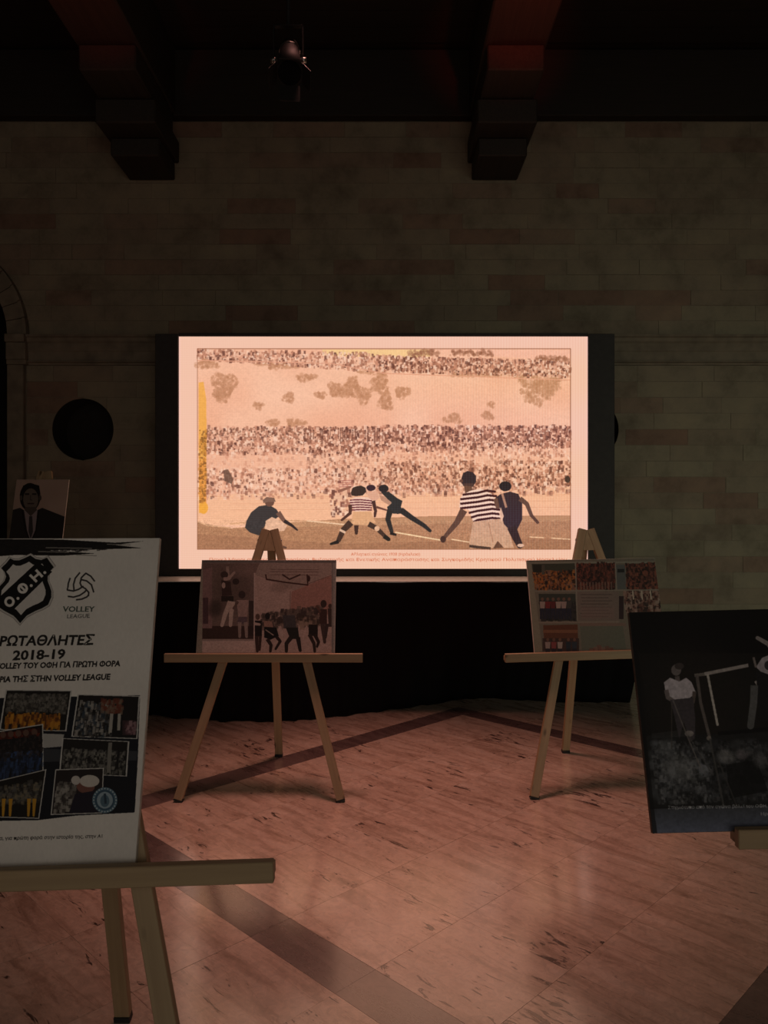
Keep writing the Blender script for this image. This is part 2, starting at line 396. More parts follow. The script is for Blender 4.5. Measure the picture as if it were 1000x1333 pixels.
# side walls and ceiling
for s, nm in ((-1, 'wall_left'), (1, 'wall_right')):
    x = 5.0 * s; tag(box(nm, min(x, x + .2 * s), max(x, x + .2 * s), -4, WALL_Y, 0, 5.3, M['mortar']), kind='structure')
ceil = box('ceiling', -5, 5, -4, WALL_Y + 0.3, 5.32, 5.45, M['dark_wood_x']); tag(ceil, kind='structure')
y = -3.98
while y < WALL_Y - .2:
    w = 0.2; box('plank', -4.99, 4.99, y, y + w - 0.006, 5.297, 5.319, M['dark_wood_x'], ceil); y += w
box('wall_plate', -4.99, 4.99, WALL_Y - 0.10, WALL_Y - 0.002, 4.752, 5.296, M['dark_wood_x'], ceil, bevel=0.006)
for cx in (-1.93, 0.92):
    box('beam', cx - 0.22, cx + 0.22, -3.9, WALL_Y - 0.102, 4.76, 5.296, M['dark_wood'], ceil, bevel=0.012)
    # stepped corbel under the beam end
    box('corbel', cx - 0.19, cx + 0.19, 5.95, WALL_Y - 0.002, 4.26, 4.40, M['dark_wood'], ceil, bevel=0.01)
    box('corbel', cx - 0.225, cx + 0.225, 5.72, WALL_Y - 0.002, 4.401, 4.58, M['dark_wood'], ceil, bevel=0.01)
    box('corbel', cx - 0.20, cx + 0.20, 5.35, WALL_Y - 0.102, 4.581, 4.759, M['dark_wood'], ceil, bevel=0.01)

# ------------------------------------------------------------------ picture painter (pictures are drawn in numbers, nothing is loaded)
_font_cache = {}
LOOKALIKE = str.maketrans('ΑΒΕΖΗΙΚΜΝΟΡΤΥΧ', 'ABEZHIKMNOPTYX')
def text_tris(s, bold):
    s = s.translate(LOOKALIKE); key = (s, bold)
    if key in _font_cache: return _font_cache[key]
    if 'Φ' in s:      # a round O with an upright stroke through it
        v, t = text_tris(s.replace('Φ', 'O'), bold)
        for i, ch in enumerate(s):
            if ch == 'Φ':
                r = text_tris(s[:i].replace('Φ', 'O') + 'O', bold)[0][:, 0].max(); o = text_tris('O', bold)[0]; w = o[:, 0].max() - o[:, 0].min()
                cxx = r - w / 2; k = len(v)
                v = np.vstack([v, [(cxx - .05, -.03), (cxx + .05, -.03), (cxx + .05, .76), (cxx - .05, .76)]]); t = np.vstack([t, [(k, k + 1, k + 2), (k, k + 2, k + 3)]])
        _font_cache[key] = (v, t); return v, t
    cu = bpy.data.curves.new('t', 'FONT'); cu.body = s; cu.size = 1.0; cu.resolution_u = 2; cu.offset = bold
    ob = bpy.data.objects.new('t', cu); COL.objects.link(ob)
    dg = bpy.context.evaluated_depsgraph_get(); ev = ob.evaluated_get(dg); me = ev.to_mesh()
    me.calc_loop_triangles()
    v = np.array([w.co[:2] for w in me.vertices]); t = np.array([list(q.vertices) for q in me.loop_triangles])
    ev.to_mesh_clear(); bpy.data.objects.remove(ob); bpy.data.curves.remove(cu)
    _font_cache[key] = (v, t); return v, t
class Canvas:
    def __init__(s, w, h, bg, mapping, seed=1):
        s.w, s.h = w, h; s.a = np.empty((h, w, 3)); s.a[:] = np.array(bg, float); s.map = mapping; s.r = np.random.RandomState(seed)
        p = np.array(mapping(500, 700)); q = np.array(mapping(501, 700)); s.k = abs(q[0] - p[0])
    def _fill(s, P, col, al=1.0, soft=False):
        P = np.asarray(P, float)
        x0, y0 = np.floor(P.min(0)).astype(int); x1, y1 = np.ceil(P.max(0)).astype(int) + 1
        x0, y0 = max(x0, 0), max(y0, 0); x1, y1 = min(x1, s.w), min(y1, s.h)
        if x1 <= x0 or y1 <= y0: return
        X, Y = np.meshgrid(np.arange(x0, x1) + .5, np.arange(y0, y1) + .5)
        ins = np.zeros(X.shape, bool)
        n = len(P)
        for i in range(n):
            ax, ay = P[i]; bx, by = P[(i + 1) % n]
            if ay == by: continue
            c = ((ay > Y) != (by > Y)) & (X < (bx - ax) * (Y - ay) / (by - ay) + ax)
            ins ^= c
        reg = s.a[y0:y1, x0:x1]; m = ins[..., None] * al
        reg[:] = reg * (1 - m) + np.array(col, float) * m
    def poly(s, pts, col, al=1.0): s._fill([s.map(*p) for p in pts], col, al)
    def rect(s, x0, y0, x1, y1, col, al=1.0): s.poly([(x0, y0), (x1, y0), (x1, y1), (x0, y1)], col, al)
    def ell(s, cx, cy, rx, ry, col, al=1.0, rot=0):
        c, d = math.cos(rot), math.sin(rot)
        s.poly([(cx + rx * math.cos(t) * c - ry * math.sin(t) * d, cy + rx * math.cos(t) * d + ry * math.sin(t) * c) for t in np.linspace(0, 2 * math.pi, 22)[:-1]], col, al)
    def line(s, pts, w, col, al=1.0):
        for (ax, ay), (bx, by) in zip(pts[:-1], pts[1:]):
            L = math.hypot(bx - ax, by - ay) or 1; nx, ny = -(by - ay) / L * w / 2, (bx - ax) / L * w / 2
            ex, ey = (bx - ax) / L * w * .25, (by - ay) / L * w * .25
            s.poly([(ax + nx - ex, ay + ny - ey), (bx + nx + ex, by + ny + ey), (bx - nx + ex, by - ny + ey), (ax - nx - ex, ay - ny - ey)], col, al)
    def limb(s, pts, w0, w1, col, al=1.0):
        n = len(pts) - 1
        for i in range(n):
            wa, wb = w0 + (w1 - w0) * i / n, w0 + (w1 - w0) * (i + 1) / n
            (ax, ay), (bx, by) = pts[i], pts[i + 1]; L = math.hypot(bx - ax, by - ay) or 1; nx, ny = -(by - ay) / L / 2, (bx - ax) / L / 2
            s.poly([(ax + nx * wa, ay + ny * wa), (bx + nx * wb, by + ny * wb), (bx - nx * wb, by - ny * wb), (ax - nx * wa, ay - ny * wa)], col, al)
            s.ell(bx, by, wb / 2, wb / 2, col, al)
    def text(s, full, vis, p0, p1, h, col, bold=0.0, shear=0.0, al=1.0):
        """write 'full' so that its ending 'vis' runs from p0 to p1 on the baseline; h = capital height"""
        v, t = text_tris(full, bold); vv, _ = text_tris(vis, bold)
        wv = vv[:, 0].max(); end = v[:, 0].max()
        dx, dy = (p1[0] - p0[0]) / wv, (p1[1] - p0[1]) / wv; capk = h / 0.73
        Q = []
        for x, y in v:
            xx = x - end + shear * y * h / 0.73 / max(abs(dx), 1e-6) * 1.0
            Q.append(s.map(p1[0] + dx * xx, p1[1] + dy * xx - y * capk))
        Q = np.array(Q)
        for tri in t: s._fill(Q[tri], col, al)
    def noise(s, cells, seed, lo=0, hi=1):
        r = np.random.RandomState(seed); g = r.rand(cells[1] + 2, cells[0] + 2)
        X = np.linspace(0, cells[0], s.w); Y = np.linspace(0, cells[1], s.h)
        xi = X.astype(int); yi = Y.astype(int); fx = X - xi; fy = (Y - yi)[:, None]; fx = fx * fx * (3 - 2 * fx); fy = fy * fy * (3 - 2 * fy)
        g00 = g[yi][:, xi]; g01 = g[yi][:, xi + 1]; g10 = g[yi + 1][:, xi]; g11 = g[yi + 1][:, xi + 1]
        return lo + (hi - lo) * ((g00 * (1 - fx) + g01 * fx) * (1 - fy) + (g10 * (1 - fx) + g11 * fx) * fy)
    def dabs(s, quad, n, size, cols, al=0.8, stretch=1.3, dens=None):
        """many small touches inside a four-cornered area (TL, TR, BR, BL)"""
        (ax, ay), (bx, by), (cx, cy), (dx, dy) = quad
        for _ in range(n):
            u, v = s.r.rand(), s.r.rand()
            if dens and s.r.rand() > dens(u, v): continue
            x = (ax * (1 - u) + bx * u) * (1 - v) + (dx * (1 - u) + cx * u) * v
            y = (ay * (1 - u) + by * u) * (1 - v) + (dy * (1 - u) + cy * u) * v
            r = size * (0.5 + s.r.rand()); px, py = s.map(x, y); rw = max(.5, r * s.k / 2); rh = rw * stretch * (0.6 + .8 * s.r.rand())
            i0, i1, j0, j1 = int(px - rw), int(px + rw) + 1, int(py - rh), int(py + rh) + 1
            i0, j0, i1, j1 = max(i0, 0), max(j0, 0), max(i1, 0), max(j1, 0)
            reg = s.a[j0:j1, i0:i1]
            if reg.size == 0: continue
            c = np.array(cols[s.r.randint(len(cols))], float); reg[:] = reg * (1 - al) + c * al
    def blob(s, cx, cy, rx, ry, col, al=0.6):
        """soft, mottled patch"""
        p = np.array(s.map(cx, cy)); R = np.array([rx, ry]) * s.k * 1.3
        x0, y0 = np.maximum((p - R).astype(int), 0); x1, y1 = np.minimum((p + R).astype(int) + 1, [s.w, s.h])
        if x1 <= x0 or y1 <= y0: return
        X, Y = np.meshgrid(np.arange(x0, x1), np.arange(y0, y1))
        d = ((X - p[0]) / (rx * s.k)) ** 2 + ((Y - p[1]) / (ry * s.k)) ** 2
        m = np.clip(1.25 - d + (s.r.rand(*d.shape) - .5) * .9, 0, 1) * al
        reg = s.a[y0:y1, x0:x1]; reg[:] = reg * (1 - m[..., None]) + np.array(col, float) * m[..., None]
    def bush(s, cx, cy, rx, ry, col, n=None):
        n = n or int(rx * ry * 1.3) + 8
        for _ in range(n):
            t, q = s.r.rand() * 2 * math.pi, math.sqrt(s.r.rand()); w = 1 + .25 * math.sin(3 * t + cx)
            x, y = cx + rx * q * w * math.cos(t), cy + ry * q * w * math.sin(t); r = s.r.uniform(1.0, 2.6); k = s.r.uniform(-16, 14)
            s.ell(x, y, r, r * s.r.uniform(.6, 1.1), tuple(v + k for v in col), .38, s.r.rand() * 3)
    def grain(s, mask, amt, cells):
        g = s.noise(cells, 77, -1, 1) * .6 + s.noise((cells[0] * 2, cells[1] * 2), 78, -1, 1) * .4
        s.a[mask] *= (1 + amt * g[..., None])[mask]
    def blur(s, n=1):
        for _ in range(n):
            p = np.pad(s.a, ((1, 1), (1, 1), (0, 0)), 'edge')
            s.a = (p[:-2, 1:-1] + p[2:, 1:-1] + p[1:-1, :-2] + p[1:-1, 2:] + 2 * p[1:-1, 1:-1]) / 6
    def person(s, x, y, h, top, legs, skin=(120, 90, 75), al=1.0):
        s.ell(x, y - h * .93, h * .07, h * .08, skin, al)
        s.poly([(x - h * .13, y - h * .82), (x + h * .13, y - h * .82), (x + h * .1, y - h * .48), (x - h * .1, y - h * .48)], top, al)
        s.poly([(x - h * .1, y - h * .5), (x + h * .1, y - h * .5), (x + h * .12, y), (x + h * .03, y), (x, y - h * .4), (x - h * .03, y), (x - h * .12, y)], legs, al)
    def image(s, name):
        im = bpy.data.images.new(name, s.w, s.h, alpha=False)
        px = np.ones((s.h, s.w, 4), np.float32); px[..., :3] = np.clip(s.a, 0, 255) / 255.0
        im.pixels.foreach_set(px[::-1].ravel()); im.update(); im.pack(); return im
def print_mat(name, im, rough=0.6, emit=0.0):
    m, nt, b, out = new_mat(name)
    tx = N(nt, 'ShaderNodeTexImage'); tx.image = im; tx.extension = 'EXTEND'
    uv = N(nt, 'ShaderNodeUVMap'); uv.uv_map = 'UVMap'; nt.links.new(uv.outputs[0], tx.inputs[0])
    if emit:
        nt.nodes.remove(b); e = N(nt, 'ShaderNodeEmission'); e.inputs[1].default_value = emit
        nt.links.new(tx.outputs[0], e.inputs[0]); nt.links.new(e.outputs[0], out.inputs[0])
    else:
        nt.links.new(tx.outputs[0], b.inputs['Base Color']); b.inputs['Roughness'].default_value = rough; b.inputs['Specular IOR Level'].default_value = 0.2
    return m
def picture_plane(name, w, h, mat, parent):
    """thin upright sheet, origin at the bottom centre, facing -Y"""
    me = bpy.data.meshes.new(name)
    me.from_pydata([(-w / 2, 0, 0), (w / 2, 0, 0), (w / 2, 0, h), (-w / 2, 0, h)], [], [(0, 1, 2, 3)])
    uv = me.uv_layers.new(name='UVMap')
    for i, c in enumerate([(0, 0), (1, 0), (1, 1), (0, 1)]): uv.data[i].uv = c
    return link(name, me, mat, parent)

# ------------------------------------------------------------------ easels and boards
LEAN = 0.2714; LAM = math.atan(LEAN)
def easel(label, loc, yaw, roll=0.0, H=1.40, tray_z=0.742, foot=0.421, tray_half=0.531, rear=0.74):
    t = thing('easel', label, 'easel', loc, yaw, 'wooden easels carrying picture boards')
    yt = LEAN * H
    for s in (-1, 1):
        lg = bar('leg', (s * foot, 0, 0.012), (s * 0.0235, yt, H), 0.045, 0.027, M['pine'], t)
        lg.location.z += 0.0
        bar('foot_cap', (s * foot, 0, 0.001), (s * foot * (1 - 0.02 / H), LEAN * 0.02, 0.02), 0.047, 0.030, M['rubber'], t, bevel=0.001)
    bar('leg', (0, rear, 0.012), (0, yt + 0.033, H - 0.05), 0.045, 0.027, M['pine'], t)
    bar('foot_cap', (0, rear, 0.001), (0, rear - 0.006, 0.02), 0.047, 0.030, M['rubber'], t, bevel=0.001)
    bm = bmesh.new()      # wedge that joins the two front legs at the top
    zt, zw = H - 0.004, H - 0.118; g = 0.0235; sl = (foot - g) / H
    for zz in (zt, zw):
        hw = g + sl * (H - zz) - 0.0232
        for dy in (-0.0125, 0.0125): bm.verts.new(((-1) * max(hw, .0012), LEAN * zz + dy, zz)); bm.verts.new((max(hw, .0012), LEAN * zz + dy, zz))
    v = list(bm.verts)
    for f in [(0, 1, 3, 2), (4, 6, 7, 5), (0, 4, 5, 1), (2, 3, 7, 6), (0, 2, 6, 4), (1, 5, 7, 3)]: bm.faces.new([v[i] for i in f])
    from_bm('head_block', bm, M['pine'], t)
    zb = H - 0.062; yb = LEAN * zb
    cyl('bolt', (-0.066, yb, zb), (0.066, yb, zb), 0.005, 0.005, M['metal'], t, 10)
    for s in (-1, 1): cyl('nut', (s * 0.060, yb, zb), (s * 0.068, yb, zb), 0.010, 0.010, M['metal'], t, 6)
    yl = LEAN * (tray_z - 0.02) - 0.0148
    R = Matrix.Translation((0, 0, tray_z)) @ Matrix.Rotation(-roll, 4, 'Y') @ Matrix.Translation((0, 0, -tray_z))
    lip = box('tray_lip', -tray_half, tray_half, yl - 0.053, yl - 0.030, tray_z - 0.046, tray_z, M['pine_tray'], t, bevel=0.002)
    led = box('tray_ledge', -tray_half + 0.002, tray_half - 0.002, yl - 0.0295, yl - 0.003, tray_z - 0.040, tray_z - 0.0155, M['pine_tray'], t, bevel=0.001)
    lip.matrix_local = R; led.matrix_local = R
    return dict(loc=Vector(loc), yaw=yaw, tray_z=tray_z, roll=roll)
def board_matrix(e, dx, thick, roll=None):
    roll = e['roll'] if roll is None else roll
    zb = e['tray_z'] - 0.0145
    yb = LEAN * zb - 0.0155 - thick / math.cos(LAM)
    return (Matrix.Translation(e['loc']) @ Matrix.Rotation(e['yaw'], 4, 'Z') @ Matrix.Translation((0, yb, e['tray_z'])) @ Matrix.Rotation(-roll, 4, 'Y')
            @ Matrix.Translation((dx, 0, zb - e['tray_z'])) @ Matrix.Rotation(-LAM, 4, 'X'))
def board(name, label, cat, e, dx, w, h, thick, edge, canvas_px, paint, bg, group=None, rough=0.6, roll=None):
    mw = board_matrix(e, dx, thick, roll)
    bm = bmesh.new(); box_bm(bm, -w / 2, w / 2, 0, thick, 0, h)
    bmesh.ops.bevel(bm, geom=bm.edges[:], offset=0.0008, segments=1, affect='EDGES')
    o = from_bm(name, bm, edge); o.matrix_world = mw; tag(o, label, cat, group)
    inv = mw.inverted(); W, Hh = canvas_px
    co = inv @ Vector((0, 0, CAMZ))
    def mp(x, y):      # photograph point -> place on this sheet
        d = (inv.to_3x3() @ Vector(((x - CX) / F, 1.0, (CY - y) / F)))
        t = -co.y / d.y; p = co + d * t
        return ((p.x / w + .5) * W, (1 - p.z / h) * Hh)
    c = Canvas(W, Hh, bg, mp, seed=len(label))
    paint(c)
    pl = picture_plane('print', w - 0.002, h - 0.002, print_mat(name + '_print', c.image(name), rough), o); pl.location = (0, -0.0006, 0.001)
    return o

def photo_noise(c, amt):
    c.a += (c.r.rand(c.h, c.w, 1) - .5) * amt

# --- what is printed on each board
def paint_poster(c):
    W1 = (222, 218, 212); K = (14, 13, 13)
    n = c.noise((6, 8), 3, -6, 5); c.a += n[..., None]
    # brushed black band along the top
    c.poly([(-150, 700), (80, 702), (150, 706), (188, 704), (150, 709), (185, 713), (120, 715), (60, 716), (125, 720), (80, 723), (20, 722), (-150, 735)], (28, 25, 24))
    c.dabs([(-140, 705), (150, 706), (140, 716), (-140, 725)], 500, 4, [(20, 18, 18), (36, 33, 32)], .5, .3)
    for x, y, L in [(60, 712.5, 60), (50, 717.5, 40), (140, 708, 30), (100, 722, 26)]: c.line([(x, y), (x + L, y + 1)], 1.3, (150, 146, 140), .8)
    # shield
    sh = [(1.7, 739), (8, 733), (13.2, 726.5), (18, 729), (25, 729), (31.4, 726.5), (39.7, 722.5), (46.3, 727.2), (54, 728.6), (61.2, 725.5), (65, 731), (70.2, 738), (64.5, 744), (62.3, 750), (62.2, 756.3), (64.5, 762), (67, 769), (67, 777), (62.8, 786.9), (55, 791.5), (46.3, 795), (35, 801), (26.4, 810.8), (18, 801.5), (5, 794.5), (-3, 789), (-7, 779), (-6, 770), (0, 762.5), (6, 756), (8, 750), (6, 744)]
    cx, cy = 31.5, 762
    def shrink(k, kx=None): return [(cx + (x - cx) * (kx or k), cy + (y - cy) * k) for x, y in sh]
    c.poly(shrink(1.075), (150, 146, 142)); c.poly(shrink(1.05), (196, 192, 187)); c.poly(sh, K); c.poly(shrink(.79), (205, 201, 196))
    c.poly([(-3, 779), (49, 731), (68, 744), (17, 794), (4, 793)], K)
    ring = lambda x, y, r: (c.ell(x, y, r, r, W1), c.ell(x, y, r * .5, r * .5, K))
    ring(12.4, 783, 6.9); ring(29.6, 765.6, 7.0)
    c.line([(26, 762), (33.2, 769.2)], 3.0, W1)
    for x, y in [(23.4, 778.7), (40.8, 762), (58.5, 745)]: c.ell(x, y, 2, 2, W1)
    c.line([(39.5, 748.5), (47.5, 756.5)], 3.6, W1); c.line([(47.3, 742), (55, 750)], 3.6, W1); c.line([(43.5, 752.5), (51.2, 746)], 3.2, W1)
    # ball emblem
    G = (52, 48, 48)
    def P(l): return [(60 + x / 11.1, 720 + y / 11.1) for x, y in l]
    for l in [[(350, 360), (322, 440), (312, 530), (400, 545), (470, 522), (540, 478)], [(490, 280), (425, 360), (400, 450), (407, 535)],
              [(580, 285), (515, 350), (495, 430), (515, 478), (575, 512), (622, 565), (615, 615)], [(320, 622), (400, 633), (490, 608), (560, 560), (590, 525)],
              [(440, 672), (520, 662), (590, 632), (618, 604)], [(512, 380), (590, 398), (660, 455), (692, 560)], [(580, 288), (650, 330), (705, 402)]]:
        c.line(P(l), 2.0, G)
    c.text('VOLLEY', 'VOLLEY', (82, 796), (123.5, 796), 7.2, (62, 74, 66), 0.02, 0.1)
    c.text('LEAGUE', 'LEAGUE', (87, 804.6), (117, 803.8), 5.2, (84, 84, 80), 0.01, 0.1)
    c.text('ΠΡΩΤΑΘΛΗΤΕΣ', 'ΡΩΤΑΘΛΗΤΕΣ', (-2, 840.5), (121.5, 838.8), 13.0, (34, 31, 30), 0.03, 0.2)
    c.text('2018-19', '2018-19', (16, 859), (84.5, 857), 12.5, (34, 31, 30), 0.03, 0.12)
    c.text('ΤΟ VOLLEY ΤΟΥ ΟΦΗ ΓΙΑ ΠΡΩΤΗ ΦΟΡΑ', 'OLLEY ΤΟΥ ΟΦΗ ΓΙΑ ΠΡΩΤΗ ΦΟΡΑ', (-1, 870.5), (157, 867), 7.4, (30, 27, 26), 0.035, 0.15)
    c.text('ΣΤΗΝ ΙΣΤΟΡΙΑ ΤΗΣ ΣΤΗΝ VOLLEY LEAGUE', 'ΡΙΑ ΤΗΣ ΣΤΗΝ VOLLEY LEAGUE', (-1, 888), (143.5, 884.5), 7.6, (30, 27, 26), 0.035, 0.15)
    # collage
    c.poly([(-150, 912), (183, 905), (180, 990), (176, 1058), (100, 1062), (50, 1068), (-150, 1072)], (24, 26, 33))
    c.poly([(55, 955), (84, 956), (80, 972), (56, 974)], (170, 168, 165)); c.poly([(56, 975), (180, 978), (179, 990), (56, 992)], (70, 72, 76), .7)
    c.dabs([(-150, 915), (0, 910), (0, 1068), (-150, 1070)], 1400, 3, [(40, 38, 40), (34, 36, 44), (70, 60, 46), (60, 58, 60)], .5)
    def card(q, base, fn):
        m = np.mean(q, 0); c.poly([tuple(m + (np.array(p) - m) * 1.045) for p in q], (190, 188, 184)); c.poly(q, base); fn()
    def quad(q, u0, v0, u1, v1):
        g = lambda u, v: tuple((np.array(q[0]) * (1 - u) + np.array(q[1]) * u) * (1 - v) + (np.array(q[3]) * (1 - u) + np.array(q[2]) * u) * v)
        return [g(u0, v0), g(u1, v0), g(u1, v1), g(u0, v1)]
    q = [(9, 899), (92, 900), (85, 951), (1, 949)]
    card(q, (30, 27, 25), lambda: (c.dabs(quad(q, .03, .1, .97, .55), 900, 2.2, [(90, 86, 80), (50, 47, 44), (120, 116, 110)], .6), c.dabs(quad(q, .06, .62, .9, .95), 260, 2.6, [(190, 130, 40), (150, 90, 30), (90, 50, 20)], .8, 2.2)))
    q = [(103, 905), (181, 907), (178, 961), (95, 958)]
    card(q, (28, 25, 25), lambda: (c.dabs(quad(q, .03, .2, .6, .95), 700, 2.4, [(80, 76, 74), (50, 60, 72), (150, 146, 140), (24, 22, 22)], .75, 1.8), c.dabs(quad(q, .4, .1, .75, .4), 120, 2.6, [(110, 55, 40), (120, 100, 85)], .7),
                               c.line([(146, 930), (144, 953)], 4, (165, 160, 152)), c.line([(156, 930), (155, 950)], 4, (165, 160, 152)), c.rect(160, 938, 178, 957, (70, 48, 52), .8), c.dabs(quad(q, .82, .62, .98, .9), 50, 2.5, [(150, 120, 125), (90, 60, 66)], .7)))
    q = [(83, 962), (167, 966), (164, 1010), (79, 1006)]
    card(q, (32, 30, 29), lambda: (c.dabs(quad(q, .03, .3, .97, .95), 800, 2.2, [(100, 98, 94), (60, 58, 56), (130, 128, 120), (28, 26, 25)], .7), c.line([(144, 968), (142, 1005)], 5, (125, 122, 116)), c.line([(155, 970), (153, 1000)], 3, (30, 28, 28))))
    q = [(-12, 955), (55, 944), (55.5, 1008), (-12, 1018)]
    card(q, (22, 18, 18), lambda: (c.dabs(quad(q, .0, .05, .95, .3), 260, 2.6, [(110, 40, 25), (60, 25, 20)], .6), [c.person(x, 1008 - x * .08, 55, (30, 27, 29), (52, 72, 112), (96, 70, 60)) for x in (-6, 4, 14, 24, 34, 45)], c.dabs(quad(q, 0, .2, 1, .65), 260, 2.4, [(36, 30, 32), (60, 50, 48), (24, 22, 24)], .6), c.dabs(quad(q, 0, .62, 1, .98), 260, 2.4, [(30, 36, 54), (56, 78, 120), (24, 26, 34)], .5, 2.5)))
    q = [(-12, 1020), (59, 1003), (50, 1065), (-12, 1063)]
    card(q, (30, 27, 24), lambda: (c.dabs(quad(q, .03, .2, .97, .65), 500, 2.4, [(90, 88, 84), (45, 42, 40), (120, 110, 90)], .6), [c.limb([(x, 1040), (x - 1, 1062)], 5, 3, (190, 140, 45)) for x in (-4, 5, 14, 38, 45)]))
    q = [(73.5, 1003), (134.5, 1001), (132, 1058), (67.5, 1060)]
    card(q, (40, 34, 34), lambda: (c.dabs(quad(q, .05, .3, .45, .95), 260, 3, [(110, 106, 100), (60, 55, 52), (150, 146, 140)], .7), c.ell(112, 1024, 12, 9, (120, 80, 70)), c.ell(117, 1017, 13, 8, (196, 190, 182)), c.ell(99, 1016, 6, 6, (190, 184, 178)),
                                      c.poly([(98, 1034), (122, 1030), (134, 1040), (133, 1058), (90, 1059)], (36, 32, 44))))
    c.ell(137, 1042, 16.5, 17, (92, 118, 134)); c.ell(137, 1042, 13, 13.5, (60, 84, 102)); c.ell(137, 1042, 10.5, 11, (146, 164, 176)); c.ell(137, 1043, 6, 8, (84, 108, 124)); c.line([(137, 1034), (138, 1046)], 3, (50, 66, 80))
    for t in range(24):
        a = t * math.pi / 12; c.ell(137 + 14.7 * math.cos(a), 1042 + 15.2 * math.sin(a), .9, .9, (190, 200, 205))
    c.text('στην κατηγορία, για πρώτη φορά στην ιστορία της, στην Α1', 'α, για πρώτη φορά στην ιστορία της, στην Α1', (-1, 1094), (133.5, 1091), 4.6, (50, 47, 45), 0.012, 0.12)
    c.grain(slice(None), .02, (120, 90)); c.blur(1)

def paint_gym(c):
    c.rect(240, 720, 450, 870, (150, 138, 132))
    # left photo
    c.poly([(264, 733), (338, 733), (337, 745), (331, 746), (330, 832), (263, 832)], (112, 98, 92)); c.rect(263, 815, 330, 832, (64, 50, 46))
    c.poly([(264, 742), (276, 738), (276, 818), (263, 818)], (132, 110, 108)); c.rect(264, 778, 271, 812, (80, 62, 66)); c.blob(302, 768, 26, 34, (84, 74, 68), .6); c.blob(280, 792, 10, 12, (60, 52, 48), .8)
    c.blob(318, 742, 22, 10, (128, 112, 106), .6)
    c.limb([(296, 737), (297, 750)], 4, 4, (150, 136, 128)); c.ell(292, 748, 5, 4.5, (66, 56, 52)); c.limb([(291, 754), (298, 753), (305, 745)], 5, 3, (158, 142, 134)); c.ell(307, 757, 4.5, 4, (54, 46, 44))
    c.poly([(288, 755), (300, 757), (302, 775), (289, 776)], (62, 50, 47)); c.ell(291, 762, 2.4, 4, (170, 156, 148)); c.poly([(288, 776), (304, 776), (304, 783), (288, 783)], (46, 40, 37))
    c.limb([(300, 783), (293, 800), (289, 814)], 7, 4.5, (178, 166, 156)); c.limb([(303, 783), (301, 798), (300, 814)], 6.5, 4.5, (178, 166, 156))
    c.ell(315, 774, 4.5, 5, (58, 50, 48)); c.poly([(308, 781), (324, 781), (322, 803), (310, 803)], (150, 132, 126)); c.limb([(310, 783), (304, 792)], 3, 3, (96, 80, 74)); c.poly([(311, 803), (322, 803), (321, 812), (308, 812)], (94, 82, 88))
    c.limb([(312, 810), (312, 829)], 5, 3.5, (140, 128, 122)); c.limb([(320, 810), (321, 829)], 5, 3.5, (140, 128, 122)); c.rect(324, 782, 330, 828, (48, 40, 38), .8)
    # right photo
    c.poly([(338, 733), (434, 732), (434, 850), (331, 850), (332, 746), (338, 745)], (166, 150, 142))
    c.poly([(338, 733), (434, 732), (434, 746), (385, 769), (332, 748)], (148, 136, 128)); c.poly([(380, 770), (434, 748), (434, 800), (378, 800)], (150, 118, 108)); c.blob(365, 765, 14, 7, (118, 106, 98), .5)
    for y in (741, 744, 748): c.line([(352, y), (415, y + .5)], .9, (112, 94, 88))
    c.line([(346, 748), (347, 754), (372, 758), (401, 761.5), (400, 748)], 1.8, (62, 40, 36)); c.ell(402, 753, 2.2, 4, (60, 40, 38)); c.line([(368, 748), (377, 754), (391, 748)], 2, (66, 48, 44)); c.line([(401, 760), (434, 748)], 1, (118, 96, 88))
    c.line([(378, 770), (378, 800)], 1, (126, 106, 98))
    D, S, L = (34, 30, 29), (112, 96, 88), (170, 156, 148)
    c.dabs([(340, 800), (420, 790), (420, 816), (340, 818)], 500, 2.6, [(70, 62, 56), (110, 98, 90), (50, 44, 42)], .6)
    c.dabs([(366, 795), (420, 790), (420, 800), (366, 803)], 60, 3.5, [(60, 52, 50), (96, 88, 80)], .7)
    # players
    c.ell(335.5, 803, 3, 4, (88, 72, 66)); c.poly([(331, 808), (341, 808), (341, 828), (332, 830)], D); c.limb([(334, 828), (335, 848)], 5, 3.5, (60, 46, 42)); c.limb([(339, 828), (338, 846)], 4, 3, (60, 46, 42)); c.limb([(331, 812), (338, 813)], 4, 3, L)
    c.ell(348.5, 802, 3.4, 4.4, D); c.poly([(343, 808), (354, 809), (356, 817), (344, 816)], (140, 116, 104)); c.poly([(344, 816), (360, 817), (363, 828), (352, 833), (344, 830)], (26, 26, 26)); c.line([(346, 820), (356, 827)], 1.4, (150, 140, 130))
    c.limb([(348, 832), (353, 840), (352, 848)], 5, 3.5, (46, 36, 34)); c.limb([(360, 829), (365, 835), (359, 845)], 4.5, 3, (46, 36, 34))
    c.ell(364, 808, 4, 4, (64, 56, 52)); c.poly([(368, 801), (384, 801), (386, 818), (370, 818)], (66, 66, 68)); c.poly([(372, 817), (388, 817), (390, 832), (378, 832)], (34, 36, 34))
    c.limb([(379, 830), (373, 838), (373, 848)], 6, 4, (44, 38, 35)); c.limb([(388, 830), (391, 847)], 6, 4, (36, 32, 30)); c.limb([(364, 815), (368, 828)], 4, 3, L)
    c.poly([(388, 804), (412, 804), (416, 812), (390, 816)], (120, 108, 96)); c.dabs([(385, 802), (415, 802), (415, 815), (388, 817)], 26, 4, [(60, 52, 46), (140, 126, 112)], .7)
    c.poly([(402, 813), (414, 813), (414, 828), (402, 828)], D); c.limb([(403, 826), (409, 838), (410, 848)], 5, 3.5, (50, 40, 36)); c.limb([(410, 826), (415, 836), (413, 842)], 5, 3, (44, 34, 32))
